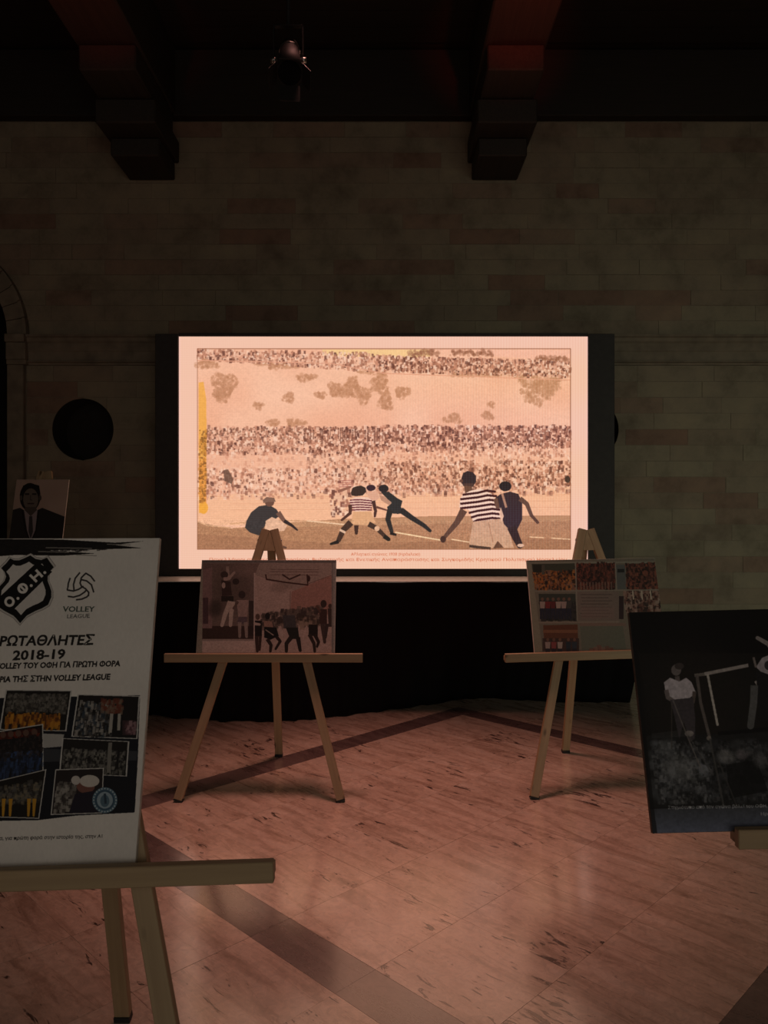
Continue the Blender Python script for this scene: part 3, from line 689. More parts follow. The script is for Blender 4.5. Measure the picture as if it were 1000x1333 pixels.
    c.ell(421.5, 786, 4, 5, (54, 44, 40)); c.poly([(416, 793), (426, 793), (426, 813), (417, 813)], (60, 44, 40)); c.limb([(412, 788), (417, 796)], 3, 3, (90, 66, 58)); c.limb([(420, 812), (423, 836)], 6, 4, (66, 54, 50)); c.limb([(426, 812), (424, 830)], 5, 3.5, (58, 48, 46))
    c.poly([(427, 792), (432, 792), (432, 816), (428, 816)], (62, 52, 48)); c.ell(430, 789, 2.5, 3, (70, 56, 50))
    c.rect(262, 834.5, 330.5, 850, (184, 168, 160)); c.line([(331.3, 746), (331, 850)], 1.4, (176, 164, 158)); c.rect(434.4, 728, 440, 852, (138, 138, 134)); c.rect(432, 728, 434.2, 850, (120, 118, 114)); c.rect(255, 727, 440, 732.5, (104, 102, 98))
    c.poly([(256, 728), (264, 728), (263, 852), (250, 852)], (138, 136, 124))
    c.grain(slice(None), .12, (120, 90)); c.blur(2)

def paint_collage(c):
    c.rect(670, 720, 900, 870, (112, 106, 94))
    c.poly([(680, 726), (691.5, 733), (707, 855), (690, 855)], (128, 124, 108)); c.line([(687, 732.5), (860, 731.5)], 2.2, (132, 130, 116))
    def group(q, bg, cols, n=110, sz=4, wall=None):
        c.poly(q, bg)
        if wall:
            a, b, cc, d = [np.array(p) for p in q]; c.poly([tuple(a), tuple(b), tuple(b * .62 + cc * .38), tuple(a * .62 + d * .38)], wall)
            q = [tuple(a * .7 + d * .3), tuple(b * .7 + cc * .3), tuple(cc), tuple(d)]
        c.dabs(q, n * 4, sz * .55, cols, .75, 1.5)
    group([(692, 734), (748, 733), (750, 767), (697, 767)], (40, 34, 28), [(150, 84, 40), (96, 60, 40), (44, 36, 32), (170, 110, 60), (130, 96, 80)], 170, 4, (66, 68, 58))
    c.rect(694, 735, 705, 745, (48, 46, 40)); c.rect(705, 735, 709, 748, (84, 80, 70))
    group([(749, 734), (800, 733), (801, 767), (751, 767)], (52, 34, 30), [(120, 66, 52), (70, 44, 38), (44, 30, 28), (96, 60, 50)], 160, 4)
    for x in range(756, 799, 4): c.line([(x, 758), (x + .4, 767)], 1.6, (132, 110, 98), .7)
    c.poly([(802, 735), (814, 735), (815, 767), (803, 767)], (88, 92, 90)); c.rect(804, 740.5, 813, 745, (40, 40, 40))
    group([(815, 734), (855, 733), (861, 766), (816, 767)], (56, 34, 30), [(130, 76, 60), (80, 48, 42), (44, 32, 28), (110, 70, 58)], 130, 4)
    group([(701, 773), (749, 773), (751, 808), (704, 808)], (44, 42, 42), [(60, 54, 52), (40, 38, 38)], 40, 5, (60, 62, 56))
    for i, x in enumerate(range(706, 748, 7)): c.person(x, 806, 28, [(150, 132, 124), (110, 44, 44), (92, 40, 42), (156, 138, 130), (150, 130, 124), (66, 62, 60)][i % 6], (44, 42, 56), (110, 84, 72))
    c.rect(751, 770, 806, 808, (116, 104, 96))
    for k in range(8): c.line([(756 + (k % 3), 774 + k * 4.1), (797 - 5 * (k % 2), 774 + k * 4.1)], 1.2, (92, 80, 74))
    c.rect(757, 790, 800, 805, (126, 104, 98), .5)
    group([(812, 769), (862, 768), (870, 800), (816, 802)], (60, 42, 38), [(140, 110, 98), (90, 58, 50), (50, 38, 34), (150, 132, 120)], 130, 4.5)
    for x in (824, 835.5, 847): c.line([(x, 769), (x + 1, 780)], 1.6, (180, 168, 152))
    c.line([(812, 768.4), (862, 767.6)], 1.3, (150, 140, 128)); c.rect(806, 776, 812, 806, (52, 38, 40))
    group([(707, 814), (752, 813), (753, 848), (709, 848)], (96, 60, 44), [(96, 60, 44)], 3, 4)
    c.rect(707, 820, 752, 824, (124, 84, 62)); c.rect(706, 831, 754, 848, (60, 46, 44), .8)
    for i, x in enumerate((713, 721, 729, 740, 748)): c.person(x, 858, 27, [(150, 132, 126), (130, 66, 66), (160, 146, 138), (44, 50, 60), (50, 56, 66)][i], (44, 40, 48), (110, 78, 66))
    c.rect(755, 811, 815, 815, (120, 100, 90)); c.poly([(755, 815.5), (811, 815), (816, 848), (758, 849)], (98, 100, 88)); c.dabs([(770, 844), (800, 844), (800, 849), (770, 849)], 20, 4, [(110, 70, 60), (130, 96, 84)], .6)
    for x0, y0, x1, y1 in [(749.3, 733, 751.5, 808), (801.3, 733, 803, 768)]: c.line([(x0, y0), (x1, y1)], 1.5, (134, 128, 116))
    c.line([(697, 769.5), (862, 767.8)], 1.5, (130, 124, 112)); c.line([(702, 810.5), (806, 809.5)], 2.2, (130, 118, 106)); c.poly([(855.5, 730), (870, 730), (880, 860), (866, 800)], (132, 134, 120))
    c.grain(slice(None), .05, (120, 90)); c.blur(1)

def paint_match(c):
    c.a += c.noise((5, 4), 5, -4, 6)[..., None]
    c.poly([(830, 850), (1250, 850), (1250, 955), (848, 955)], (26, 23, 21)); c.blob(900, 905, 60, 70, (40, 34, 30), .7); c.blob(950, 910, 40, 60, (34, 30, 27), .7)
    # crowd below
    c.poly([(840, 958), (1300, 945), (1300, 1052), (846, 1052)], (34, 34, 34))
    for _ in range(150):
        x, y = c.r.uniform(848, 1010), c.r.uniform(965, 1040); g = c.r.randint(50, 150) * (1.0 if x < 920 else .7); c.blob(x, y, c.r.uniform(5, 11), c.r.uniform(4, 9), (g * .97, g, g * 1.05), .5)
    for _ in range(60):
        x, y = c.r.uniform(1010, 1280), c.r.uniform(965, 1040); g = c.r.randint(40, 110); c.blob(x, y, 9, 8, (g, g, g), .5)
    c.dabs([(848, 966), (925, 966), (925, 1046), (856, 1046)], 700, 2.6, [(40, 40, 42), (96, 98, 100), (130, 132, 134), (24, 24, 25), (70, 72, 74)], .45, 1.3)
    c.dabs([(925, 966), (1200, 960), (1200, 1046), (925, 1046)], 900, 2.8, [(24, 24, 25), (60, 60, 62), (96, 94, 96), (16, 16, 16)], .45, 1.3)
    c.poly([(945, 995), (985, 990), (1000, 1030), (950, 1040)], (14, 14, 14), .75); c.poly([(848, 955), (905, 948), (905, 958), (848, 962)], (62, 62, 62), .6)
    c.blob(885, 1000, 22, 16, (140, 142, 142), .5); c.blob(868, 975, 12, 12, (116, 120, 122), .5); c.blob(945, 985, 12, 9, (160, 160, 160), .6); c.blob(965, 982, 8, 7, (150, 140, 144), .5); c.blob(990, 990, 10, 10, (120, 118, 120), .5)
    # man on the ladder
    c.ell(880, 872, 6.5, 7.5, (118, 110, 108)); c.ell(884, 867, 6, 4.5, (70, 62, 60)); c.limb([(881, 880), (882, 886)], 6, 6, (112, 102, 100))
    c.poly([(864, 888), (872, 882), (884, 887), (893, 882), (900, 888), (906, 902), (897, 909), (872, 912), (866, 903)], (196, 188, 194)); c.limb([(867, 898), (869, 908), (876, 912)], 6, 5, (120, 110, 108)); c.limb([(904, 900), (902, 914), (895, 918)], 5, 4, (96, 84, 78))
    c.poly([(872, 911), (902, 908), (905, 935), (904, 962), (898, 966), (890, 940), (884, 962), (877, 930)], (72, 66, 70)); c.ell(897, 955, 6, 4, (140, 134, 130))
    c.line([(876, 912), (895, 960), (912, 1000)], 1.8, (118, 112, 108), .8); c.line([(874, 915), (874, 975)], 1.6, (84, 78, 74), .7); c.line([(896, 958), (925, 1005)], 1.4, (84, 82, 80), .8)
    # net frame
    c.line([(905, 879), (920, 877)], 4.2, (118, 112, 106)); c.line([(918, 877), (973, 866)], 4.6, (164, 156, 152)); c.line([(907, 879), (912, 915), (924, 962)], 4.0, (104, 96, 92)); c.ell(922.5, 961, 3, 3, (130, 122, 114))
    c.line([(921, 878), (934, 944)], 3.2, (190, 184, 176)); c.line([(924, 962), (942, 1050)], 2.6, (84, 82, 80), .8); c.line([(935, 990), (960, 1052)], 2, (70, 68, 66), .7)
    c.line([(936, 955), (1100, 940)], 5, (14, 12, 12))
    # jumping player on the right
    c.poly([(984, 868), (992, 856), (1002, 852), (1040, 858), (1040, 880), (1006, 880), (990, 874)], (172, 164, 170)); c.ell(1000, 866, 5, 6, (60, 56, 60)); c.line([(984, 868), (981, 856)], 3, (130, 120, 116)); c.limb([(984, 886), (990, 896)], 5, 5, (168, 160, 156))
    c.poly([(984, 872), (1020, 886), (1022, 935), (990, 940), (986, 905)], (30, 28, 30)); c.limb([(982, 892), (981, 915), (977, 945)], 10, 9, (98, 98, 98)); c.limb([(1030, 868), (1052, 880), (1060, 902)], 15, 11, (150, 142, 146)); c.ell(1012, 846, 8, 9, (110, 102, 100)); c.ell(1013, 841, 8, 6, (44, 40, 40)); c.limb([(1018, 860), (1000, 838), (986, 830)], 7, 5, (150, 142, 140)); c.limb([(1015, 930), (1026, 945), (1018, 968)], 13, 7, (80, 78, 80))
    # grey gradient along the foot and caption
    Hh = c.h; y0 = int(c.map(900, 1052)[1]); g = np.linspace(0, 1, Hh - y0)[:, None, None]
    c.a[y0:] = c.a[y0:] * (1 - .9) + np.array([92, 96, 104]) * .75 + g * np.array([34, 38, 52])
    x1 = int(c.map(846, 1050)[0]); 
    c.text('Στιγμιότυπο από τον αγώνα βόλεϊ του ΟΦΗ, στο παλιό γήπεδο της πόλης', 'Στιγμιότυπο από τον αγώνα βόλεϊ του ΟΦΗ, στο παλιό γήπεδο της πόλης', (869, 1053.5), (1085, 1050), 4.4, (190, 192, 196), 0.01)
    c.text('Ηράκλειο', 'Ηράκλειο', (990, 1062), (1022, 1061.5), 4.4, (180, 182, 186), 0.01)
    c.poly([(805, 785), (822, 785), (856, 1095), (835, 1095)], (14, 12, 12), .65)
    c.grain(slice(None), .12, (120, 90)); c.blur(2)

def paint_portrait(c):
    c.rect(-30, 600, 100, 760, (176, 150, 136)); c.a += c.noise((4, 5), 2, -8, 8)[..., None]
    c.ell(39, 647, 13.5, 18.5, (30, 25, 23)); c.ell(40, 650, 10, 14.5, (110, 98, 88)); c.poly([(28, 643), (30, 632), (40, 629), (51, 632), (53, 645), (50, 637), (40, 634), (31, 637)], (26, 22, 20))
    c.rect(32.5, 642, 38, 644.2, (44, 38, 36)); c.rect(42, 642, 47.5, 644.2, (44, 38, 36)); c.line([(40, 645), (39.4, 650.5), (41.5, 651)], 1.3, (76, 66, 60)); c.line([(36, 655.5), (44, 655.5)], 1.6, (60, 46, 44)); c.ell(27.3, 648, 1.8, 3.6, (92, 80, 72)); c.ell(52.3, 648, 1.8, 3.6, (80, 70, 64))
    c.poly([(33, 660), (47, 660), (49, 668), (40, 676), (31, 668)], (84, 74, 68))
    c.poly([(-12, 672), (26, 661), (31, 664), (42, 700), (36, 712), (-14, 730)], (48, 44, 43)); c.poly([(88, 674), (55, 661), (49, 664), (38, 700), (42, 712), (92, 730)], (46, 42, 41))
    c.poly([(31, 663), (40, 672), (49, 663), (46, 690), (40, 706), (35, 690)], (150, 136, 138)); c.poly([(38, 672), (42, 672), (43, 692), (40, 702), (37, 692)], (64, 60, 62)); c.line([(29, 664), (33, 690), (40, 706)], 1.5, (26, 24, 24)); c.line([(51, 664), (47, 690), (40, 706)], 1.5, (26, 24, 24))
    c.blur(2)

R = math.radians
e1 = easel('pine easel nearest on the left, holding the white poster with the shield', (-0.77, 1.53, 0), 0.0, R(1.9), tray_z=0.728)
e2 = easel('pine easel in front of the lit screen at left, holding the gym photographs', (-0.645, 3.975, 0), 0.0, 0.0)
e3 = easel('pine easel before the right corner of the lit screen, holding the photo collage', (1.203, 4.055, 0), R(5.5), R(0.7), tray_half=0.54)
e4 = easel('pine easel nearest on the right, under the dark photograph', (1.365, 1.675, 0), R(0.5), R(0.8), tray_z=0.760)
e5 = easel('tall easel in the dark at far left, holding a small portrait', (-2.44, 5.05, 0), 0.0, 0.0, H=1.79, tray_z=1.235, foot=0.40, tray_half=0.27, rear=0.70)

G = 'picture boards on the easels'
board('poster', 'large white poster with black shield, Greek headline and team photos', 'poster', e1, -0.044, 0.53, 0.748, 0.014, M['foam_white'], (848, 1176), paint_poster, (222, 218, 212), G, roll=R(0.2))
board('photo_board', 'board with two black and white gymnasium photographs on the left middle easel', 'photo board', e2, 0.004, 0.75, 0.523, 0.010, M['foam_white'], (900, 628), paint_gym, (190, 184, 176), G)
board('photo_board', 'board with a grid of colour team photographs on the right middle easel', 'photo board', e3, 0.008, 0.75, 0.523, 0.012, M['foam_white'], (900, 628), paint_collage, (170, 168, 152), G)
board('photo_board', 'dark board with a night volleyball match in grey at right front', 'photo board', e4, -0.345, 0.75, 0.531, 0.014, M['foam_black'], (1000, 713), paint_match, (17, 14, 13), G, roll=R(1.3))
board('portrait_board', 'small portrait of a man in a dark suit and tie at far left', 'portrait', e5, 0.0, 0.375, 0.53, 0.010, M['foam_white'], (420, 594), paint_portrait, (176, 160, 150), G)

# ------------------------------------------------------------------ screen on its black draped platform
SX0, SX1, SZ0, SZ1, SY = -1.602, 1.591, 1.057, 2.870, 6.0
def paint_screen(c):
    bg = (243, 194, 169)
    yy, xx = np.mgrid[0:c.h, 0:c.w]; fx, fy = xx / c.w, yy / c.h
    c.a[:] = bg
    K1 = (150, 95, 70)
    c.rect(257, 454, 743, 715, (243, 184, 152)); 
    # hill tone
    n = c.noise((14, 8), 9, -1, 1); ph = (xx > c.map(257, 0)[0]) & (xx < c.map(743, 0)[0]) & (yy > c.map(0, 454)[1]) & (yy < c.map(0, 715)[1])
    c.a[ph] += (n[..., None] * np.array([4, 9, 10]))[ph]
    c.poly([(420, 455), (560, 455), (560, 466), (420, 463)], (246, 204, 140), .8); c.poly([(620, 456), (743, 456), (743, 470), (690, 467), (620, 462)], (244, 184, 156), .9)
    tree = (196, 138, 104)
    B = [(292, 502, 16, 19), (286, 514, 9, 8), (270, 474, 16, 6), (366, 477, 20, 4), (345, 473, 12, 3), (398, 491, 14, 5), (376, 518, 8, 7), (418, 515, 8, 5), (436, 506, 9, 9), (458, 505, 12, 14), (474, 514, 10, 12), (445, 512, 10, 6), (502, 523, 10, 12), (495, 500, 12, 14), (524, 511, 10, 8), (356, 551, 9, 5), (385, 550, 14, 5), (336, 528, 7, 5), (590, 545, 12, 6), (634, 541, 8, 6), (640, 527, 5, 4), (488, 484, 20, 4), (630, 487, 60, 3)]
    for x, y, a, b in B: c.bush(x, y, a * .95, b * .95, tree)
    for _ in range(46):
        x = c.r.uniform(672, 728); y = c.r.uniform(488, 500 + 28 * (1 - abs(x - 698) / 36)); c.bush(x, y, 6, 5, (196, 140, 106), 16)
    for x0, x1, y in [(534, 572, 459), (590, 642, 459), (700, 742, 467)]:
        for x in np.arange(x0, x1, 3.5): c.bush(x, y + c.r.uniform(-1.5, 2), 4, 3.4, (160, 106, 80), 9)
    dk = [(128, 78, 62), (150, 98, 78), (104, 62, 52), (176, 118, 94)]; lt = [(250, 208, 182), (244, 192, 164), (240, 184, 154)]; ml = [(206, 140, 112), (222, 160, 132), (178, 118, 94)]
    # crowd on the skyline
    c.dabs([(257, 455), (490, 460), (490, 484), (257, 467)], 1100, 2.2, dk[1:] + lt + ml, .7); c.dabs([(490, 463), (743, 471), (743, 491), (490, 483)], 2000, 2.2, dk + lt + ml, .75)
    c.line([(257, 469), (430, 473), (500, 486), (743, 495)], 1.2, (226, 160, 130))
    # main rows
    c.dabs([(270, 556), (395, 556), (395, 590), (257, 592)], 1250, 2.3, dk[1:] + lt + ml, .75); c.dabs([(395, 556), (500, 556), (500, 592), (395, 592)], 1100, 2.3, dk + lt + ml, .8)
    for x in np.arange(396, 500, 2.6):
        if c.r.rand() < .62: xx_, y0_ = x + c.r.uniform(-1, 1), 561 + c.r.uniform(-3, 3); c.line([(xx_, y0_), (xx_ + c.r.uniform(-1, 1), 571 + c.r.uniform(0, 7))], c.r.uniform(1.2, 2.4), (118, 74, 60), .6); c.ell(xx_, y0_ - 2, 1.1, 1.2, (96, 60, 50), .7)
    for x in np.arange(272, 395, 4.0): c.ell(x + c.r.uniform(-1, 1), 562 + c.r.uniform(-4, 4), 1.3, 1.5, (130, 88, 70), .7)
    c.dabs([(500, 554), (743, 555), (743, 582), (500, 588)], 1700, 2.3, dk + dk + lt + ml, .8); c.dabs([(500, 583), (743, 582), (743, 604), (500, 606)], 560, 2.2, ml + lt + dk[1:2], .7)
    c.dabs([(257, 590), (500, 588), (500, 612), (257, 612)], 380, 2.4, ml + lt, .3); c.dabs([(400, 592), (500, 590), (500, 625), (400, 625)], 300, 2.3, ml + lt + dk[1:3], .7)
    c.dabs([(257, 610), (500, 612), (500, 640), (257, 642)], 1000, 2.4, dk[1:] + lt + lt + ml, .7); c.dabs([(500, 603), (743, 600), (743, 634), (500, 642)], 1750, 2.4, dk + lt + ml, .75)
    c.poly([(291, 612), (297, 611), (304, 624), (302, 630), (292, 626)], (110, 78, 64), .85)
    for x in (412, 470, 558, 640): c.blob(x, 600, 16, 7, (240, 182, 150), .5)
    # pitch
    c.poly([(257, 645), (400, 641), (560, 641), (743, 634), (743, 680), (257, 684)], (243, 184, 146)); 
    c.dabs([(257, 640), (743, 634), (743, 642), (257, 650)], 500, 2.6, ml + lt + dk[2:3], .55)
    c.poly([(257, 680), (300, 688), (380, 680), (440, 676), (560, 672), (743, 671), (743, 715), (257, 715)], (180, 128, 94))
    c.poly([(300, 688), (380, 680), (440, 677), (560, 673), (743, 672), (743, 678), (400, 686)], (196, 146, 108), .6)
    m = (yy > c.map(0, 676)[1]) & ph; c.a[m] += ((c.r.rand(c.h, c.w, 1) - .5) * np.array([46, 42, 36]))[m]
    c.poly([(257, 695), (330, 700), (440, 708), (743, 700), (743, 715), (257, 715)], (158, 108, 80), .5)
    c.line([(257, 679), (270, 684), (300, 687)], 1.6, (216, 164, 126)); c.line([(300, 682), (350, 677), (430, 679), (445, 683)], 1.5, (214, 160, 120)); c.line([(400, 678), (450, 683)], 1.6, (240, 198, 160)); c.line([(515, 693), (573, 703)], 1.7, (246, 208, 162)); c.line([(588, 702), (612, 706)], 1.5, (240, 198, 156)); c.line([(690, 699), (708, 700)], 1.3, (236, 190, 148)); c.line([(718, 700.5), (743, 702)], 1.4, (236, 190, 148))
    for y in (648, 656, 664): c.line([(300, y), (743, y - 4)], .8, (228, 164, 128), .7)
    # yellow stain down the left edge
    c.poly([(258.5, 498), (265, 497), (268.5, 520), (269, 560), (268, 668), (259, 668)], (240, 168, 62), .72); c.poly([(259, 600), (268, 600), (269, 655), (260, 655)], (236, 140, 66), .45); c.ell(265, 661, 6, 8, (240, 166, 66), .9)
    c.dabs([(259, 560), (269, 560), (269, 655), (259, 655)], 150, 2, [(130, 84, 44), (200, 130, 60)], .6)
    # crouching man with a cap
    D = (66, 58, 56)
    c.poly([(321, 678), (327, 667), (337, 659), (350, 657), (360, 663), (365, 671), (358, 676), (348, 679), (342, 690), (337, 697), (325, 693), (319, 687)], D); c.ell(351, 654, 6, 5.5, (112, 78, 64)); c.poly([(342, 651), (347, 647), (357, 648), (359, 653), (350, 653), (343, 655)], (130, 96, 80))
    c.limb([(362, 667), (370, 678)], 7, 5, (118, 84, 70)); c.limb([(370, 678), (380, 684), (387, 690)], 5, 2, (56, 44, 42)); c.poly([(346, 678), (354, 673), (363, 677), (374, 684), (370, 691), (352, 693), (345, 689)], (228, 178, 146)); c.poly([(339, 692), (361, 692), (363, 712), (333, 712)], (58, 46, 40)); c.limb([(345, 706), (372, 713)], 5, 3, (96, 66, 52))
    # knot of players in the middle
    for x, y in [(436, 664), (446, 655), (441, 648), (452, 642), (446, 668)]: c.ell(x, y, 6, 6, (236, 184, 152), .8)
    c.dabs([(430, 640), (456, 638), (454, 670), (432, 670)], 50, 3, [(110, 66, 56), (160, 100, 82), (255, 214, 184)], .7)
    for k in range(4): c.line([(441, 626 + 2.6 * k), (460, 625 + 2.6 * k)], 1, (170, 96, 88), .8)
    c.limb([(440, 640), (456, 634)], 4, 3, (150, 98, 80)); c.poly([(457, 641), (459, 635), (464, 633), (470, 632), (476, 635), (477, 640), (472, 645), (463, 646), (458, 645)], (66, 50, 44)); c.ell(483, 635, 6, 4, (64, 44, 50)); c.poly([(478, 643), (490, 638), (494, 648), (484, 656)], (224, 168, 140))
    c.poly([(454, 652), (463, 647), (478, 647), (486, 652), (481, 665), (462, 666)], (240, 196, 172))
    for k in range(5): c.line([(456, 651 + 3.3 * k), (469, 650.5 + 3.2 * k), (484, 652 + 3.0 * k)], 1.5, (104, 44, 54))
    c.limb([(456, 657), (456, 668), (445, 677)], 5, 3, (88, 56, 46)); c.poly([(460, 666), (483, 666), (489, 680), (478, 684), (457, 682)], (222, 166, 122)); c.limb([(457, 680), (447, 690), (441, 703)], 9, 6, (74, 52, 42)); c.line([(443, 690), (449, 693)], 3, (220, 180, 150)); c.limb([(441, 705), (431, 708)], 5, 3, (46, 38, 34)); c.limb([(464, 684), (464, 694)], 6, 4, (70, 48, 40))
    c.limb([(480, 682), (491, 688), (500, 697)], 7, 5, (74, 54, 44)); c.ell(491, 688, 3.4, 3.4, (226, 176, 140)); c.limb([(500, 698), (506, 702)], 6, 5, (46, 40, 34)); c.limb([(486, 652), (489, 665), (488, 672)], 5, 3, (80, 52, 46)); c.limb([(490, 660), (503, 664)], 3, 2, (110, 70, 58))
    c.ell(499.5, 636, 6.5, 5, (52, 44, 44)); c.poly([(496, 641), (506, 640), (518, 649), (524, 652), (522, 660), (528, 668), (518, 669), (506, 668), (504, 660), (510, 655)], (56, 52, 50)); c.poly([(494, 645), (500, 646), (510, 654), (507, 658), (496, 651)], (190, 140, 114))
    c.limb([(508, 664), (505, 676), (510, 692)], 8, 5, (54, 48, 44)); c.limb([(508, 694), (515, 696)], 4, 3, (46, 38, 34)); c.limb([(522, 664), (536, 674), (552, 684), (560, 691)], 8, 4, (54, 48, 44))
    # near player in the hooped jersey
    c.poly([(601, 622), (603, 616), (609, 613), (616, 615), (620, 620), (620, 627), (616, 633), (610, 636), (604, 633), (600, 627)], (60, 47, 50)); c.poly([(603, 629), (617, 629), (614, 636), (606, 636)], (84, 60, 56)); c.ell(601, 626, 1.8, 2.4, (110, 74, 64)); _ = (0); c.poly([(604, 632), (614, 633), (616, 641), (606, 643)], (110, 76, 62))
    jer = [(599, 650), (602, 644), (612, 639), (626, 636), (640, 643), (650, 656), (653, 676), (616, 679), (611, 664), (598, 661)]
    c.poly(jer, (244, 206, 184))
    st = (70, 36, 36)
    for k in range(7): y = 641 + 5.9 * k; x0 = 603 if k == 0 else (600 + 3 * max(0, k - 3)); c.line([(x0 + (8 if k > 3 else 0), y + 3), (622, y + .5), (633 + 2 * min(k, 4), y - 2.2), (645 + min(k, 5) * 1.5, y - 1)], 2.9, st)
    c.poly([(584, 630), (598, 661), (611, 664), (616, 679), (600, 690), (585, 690)], (0, 0, 0), 0.0)
    c.limb([(604, 664), (595, 680), (580, 698)], 10, 5, (100, 70, 56)); c.ell(577, 702, 3.8, 4.5, (76, 52, 44)); c.poly([(616, 679), (654, 675), (664, 695), (669, 713), (612, 714), (611, 706)], (206, 158, 126)); c.poly([(642, 714), (648, 704), (656, 713)], (110, 74, 56)); c.line([(612, 711), (638, 714)], 3.5, (80, 58, 48)); c.line([(636, 680), (642, 706)], 1, (180, 130, 100))
    # player beside him
    c.ell(658, 633, 8, 6.5, (52, 42, 44)); c.poly([(645, 648), (652, 643), (664, 640), (675, 643), (680, 655), (680, 676), (673, 690), (664, 690), (656, 682), (651, 662)], (64, 48, 50)); c.line([(654, 643), (659, 660)], 3, (180, 130, 106)); c.limb([(677, 649), (686, 656), (692, 671)], 6.5, 4.5, (104, 74, 62)); c.limb([(692, 671), (700, 680)], 4, 4, (96, 66, 54)); c.limb([(645, 649), (648, 660)], 6, 5, (110, 76, 62))
    c.limb([(666, 686), (672, 700), (677, 710)], 12, 8, (60, 44, 42)); c.ell(678, 710, 4.5, 2.2, (220, 176, 150)); c.poly([(652, 660), (656, 672), (653, 680), (650, 668)], (240, 190, 160), .9)
    c.ell(739, 624, 3.5, 4.5, (66, 50, 44), .9)
    c.grain(ph, .045, (300, 200)); c.grain(m, .10, (240, 150))
    # photo outline and the two lines of caption
    for a, b in [((257, 454), (743, 454)), ((743, 454), (743, 715)), ((743, 715), (257, 715)), ((257, 715), (257, 454))]: c.line([a, b], .9, K1, .8)
    O = (214, 124, 94)
    c.text('Αθλητικοί αγώνες 1928 (Ηράκλειο)', 'Αθλητικοί αγώνες 1928 (Ηράκλειο)', (457, 723.2), (547, 723.2), 4.0, O, 0.01)
    c.text('Πανελλήνιοι αγώνες ποδοσφαίρου, Βυζαντινής και Ενετικής Αναπαράστασης και Συγκομιδής Κρητικού Πολιτισμού Ηρακλείου', 'Πανελλήνιοι αγώνες ποδοσφαίρου, Βυζαντινής και Ενετικής Αναπαράστασης και Συγκομιδής Κρητικού Πολιτισμού Ηρακλείου', (272, 730.2), (738, 730.2), 4.0, O, 0.008)
    c.blur(1)
    # pixel pattern of the panel: fine diagonal weave at left, fine upright lines towards the right
    px, py = xx / c.k, yy / c.k
    wl = np.clip(1 - fx * 2.2, 0, 1); wr = np.clip((fx - .3) * 2.2, 0, 1)
    d = (np.sin((px + py) * 1.35) * np.sin((px - py) * 1.35)) * wl + np.sin(px * 1.75) * .55 * wr + np.sin(py * 2.2) * .3 * (fy > .5)
    c.a += d[..., None] * np.array([3, 8, 9])
    c.a[..., 2] += (np.sin(py * .05 + 2) * 4 * wr)
    edge = (xx < 5) | (xx > c.w - 5); c.a[edge] += np.array([4, 2, 10])
scr = thing('led_screen', 'large bright screen showing a sepia football photograph, black surround', 'screen', (0, SY, 1.0))
W, Hh = 1330, 755
def smap(x, y):
    X = (x - CX) / F * SY; Z = CAMZ + (CY - y) / F * SY
    return ((X - SX0) / (SX1 - SX0) * W, (SZ1 - Z) / (SZ1 - SZ0) * Hh)
cv = Canvas(W, Hh, (250, 199, 176), smap, 7); paint_screen(cv)
disp = picture_plane('display', SX1 - SX0, SZ1 - SZ0, print_mat('display_light', cv.image('display'), emit=SCREEN_GAIN), scr)
disp.location = ((SX0 + SX1) / 2, 0, SZ0 - 1.0)
BF = M['black_frame']
box('cabinet', SX0 - 0.02, SX1 + 0.02, 0.004, 0.12, 0.03, SZ1 + 0.01 - 1.0, BF, scr)
box('frame_side', -1.782, SX0 - 0.001, -0.022, 0.12, 0.002, SZ1 + 0.018 - 1.0, BF, scr, bevel=0.004)
box('frame_side', SX1 + 0.001, 1.796, -0.022, 0.12, 0.002, SZ1 + 0.018 - 1.0, BF, scr, bevel=0.004)
box('frame_top', SX0 - 0.001, SX1 + 0.001, -0.01, 0.12, SZ1 + 0.011 - 1.0, SZ1 + 0.026 - 1.0, BF, scr)
box('frame_bottom', SX0 - 0.001, SX1 + 0.001, -0.02, 0.12, 0.002, SZ0 - 1.001, BF, scr)
# platform
st = thing('stage_platform', 'platform draped in black cloth that carries the lit screen', 'stage', (0, 5.53, 0))
PX0, PX1 = -1.86, 1.93
box('deck', PX0, PX1, 0.01, 0.84, 0.955, 1.0, M['deck'], st, bevel=0.003)
for x in (PX0 + 0.1, -0.6, 0.6, PX1 - 0.1):
    box('leg', x - 0.03, x + 0.03, 0.76, 0.82, 0, 0.954, M['black_metal'], st)
key = [(-2.0, 5.72), (-1.76, 5.68), (-1.5, 5.58), (-.82, 5.475), (-.39, 5.60), (-.15, 5.72), (.24, 5.91), (.48, 6.05), (.65, 6.17), (.93, 6.17), (1.28, 6.06), (2.1, 6.05)]
def yb(x): return float(np.interp(x, [k[0] for k in key], [k[1] for k in key]))
bm = bmesh.new(); nx, nz = 220, 12; vs = []
for j in range(nz + 1):
    v = j / nz; row = []
    for i in range(nx + 1):
        x = PX0 + (PX1 - PX0) * i / nx
        vv = max(0.0, (v - 1 / nz) / (1 - 1 / nz)); yy_ = 5.525 * (1 - vv) + yb(x) * vv if yb(x) > 5.53 else 5.525 - 0.03 * vv
        fold = (0.016 * math.sin(x * 23 + math.sin(x * 3) * 2) + 0.008 * math.sin(x * 51)) * min(1, vv * 1.6)
        zt = 1.0 - 0.0045 - 0.0025 * math.sin(x * 7 + 1) - 0.0015 * math.sin(x * 17)
        row.append(bm.verts.new((x, yy_ - 5.53 + fold, zt * (1 - v) + 0.004 * v)))
    vs.append(row)
for j in range(nz):
    for i in range(nx): bm.faces.new([vs[j][i], vs[j + 1][i], vs[j + 1][i + 1], vs[j][i + 1]])
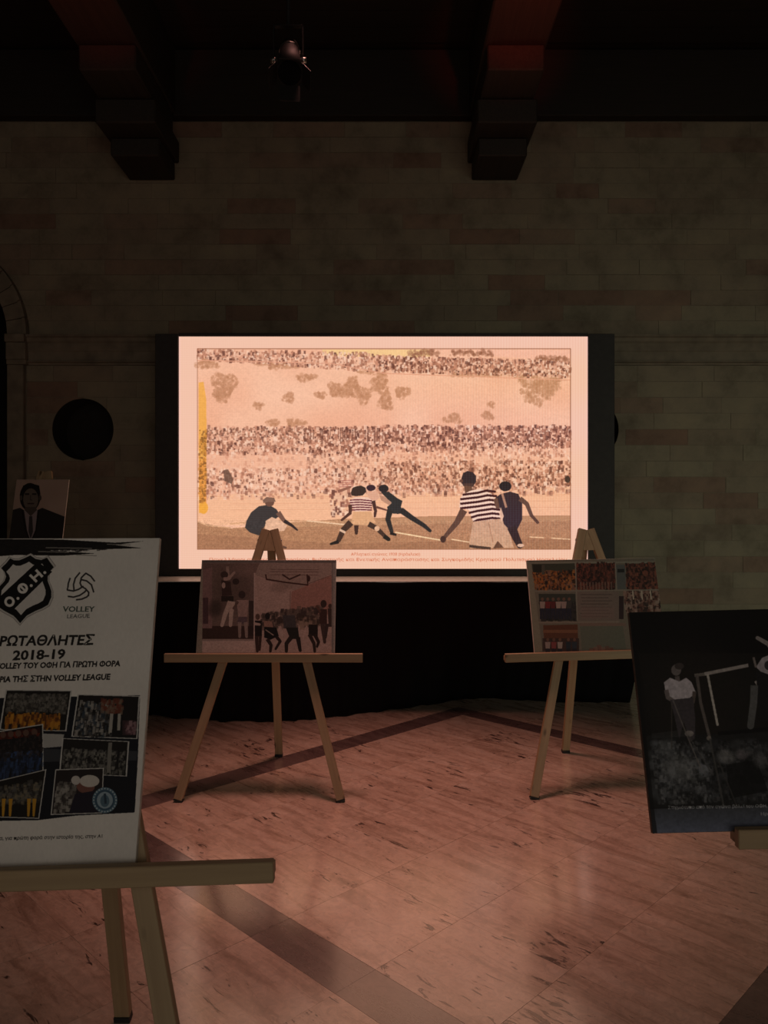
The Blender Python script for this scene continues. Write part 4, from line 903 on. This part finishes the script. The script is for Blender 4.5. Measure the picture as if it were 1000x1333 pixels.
for xs in (0, nx):   # side drapes
    x = PX0 if xs == 0 else PX1; back = [bm.verts.new((x, 0.82, (1 - j / nz) * 0.99 + 0.004)) for j in range(nz + 1)]
    for j in range(nz): bm.faces.new([vs[j][xs], vs[j + 1][xs], back[j + 1], back[j]])
sk = from_bm('skirt', bm, M['black_cloth'], st, smooth=True)
md = sk.modifiers.new('thickness', 'SOLIDIFY'); md.thickness = 0.004; md.offset = 1

# ------------------------------------------------------------------ stage lamp hanging from the ceiling
lp = thing('stage_lamp', 'small black stage lamp hanging high above the screen', 'lamp', (-0.56, 4.5, 5.296))
def L(px, py, dy=0.0):
    d = 4.5 + dy; return ((px - CX) / F * d + 0.56, dy, CAMZ + (CY - py) / F * d - 5.296)
cyl('ceiling_plate', (0, 0, -0.02), (0, 0, -0.001), 0.06, 0.06, M['black_metal'], lp, 20)
cyl('drop_pole', (0, 0, -0.95), (0, 0, -0.02), 0.012, 0.012, M['black_metal'], lp, 10)
for s in (-1, 1): bar('yoke_arm', (s * 0.085, 0, -1.19), (s * 0.085, 0, -0.95), 0.006, 0.03, M['black_metal'], lp, bevel=0)
bar('yoke_top', (-0.088, 0, -0.952), (0.088, 0, -0.952), 0.03, 0.006, M['black_metal'], lp, side=(0, 1, 0), bevel=0)
c0 = Vector((0.0, 0.06, -1.04)); c1 = Vector((0.02, -0.10, -1.28))
axis = (c1 - c0).normalized()
cyl('barrel', c0, c1, 0.055, 0.075, M['black_metal'], lp, 24)
cyl('back_cap', c0 - axis * 0.05, c0, 0.03, 0.055, M['black_metal'], lp, 24)
cyl('lens', c1, c1 + axis * 0.006, 0.068, 0.068, M['lens'], lp, 24)
cyl('trim_ring', c0 + axis * 0.05, c0 + axis * 0.058, 0.062, 0.062, M['chrome'], lp, 24)
for s in (-1, 1): cyl('yoke_knob', (s * 0.07, 0, -1.15), (s * 0.105, 0, -1.15), 0.016, 0.016, M['chrome'], lp, 10)
sx = axis.cross(Vector((0, 0, 1))).normalized(); sy = axis.cross(sx).normalized()
for a, b in ((sx, sy), (-sx, sy), (sy, sx), (-sy, sx)):
    p = c1 + a * 0.072; q = p + axis * 0.085 + a * 0.045
    n_ = a.cross(b)
    bar('barn_door', p, q, 0.12, 0.002, M['black_metal'], lp, side=b, bevel=0)
bpy.context.view_layer.update()
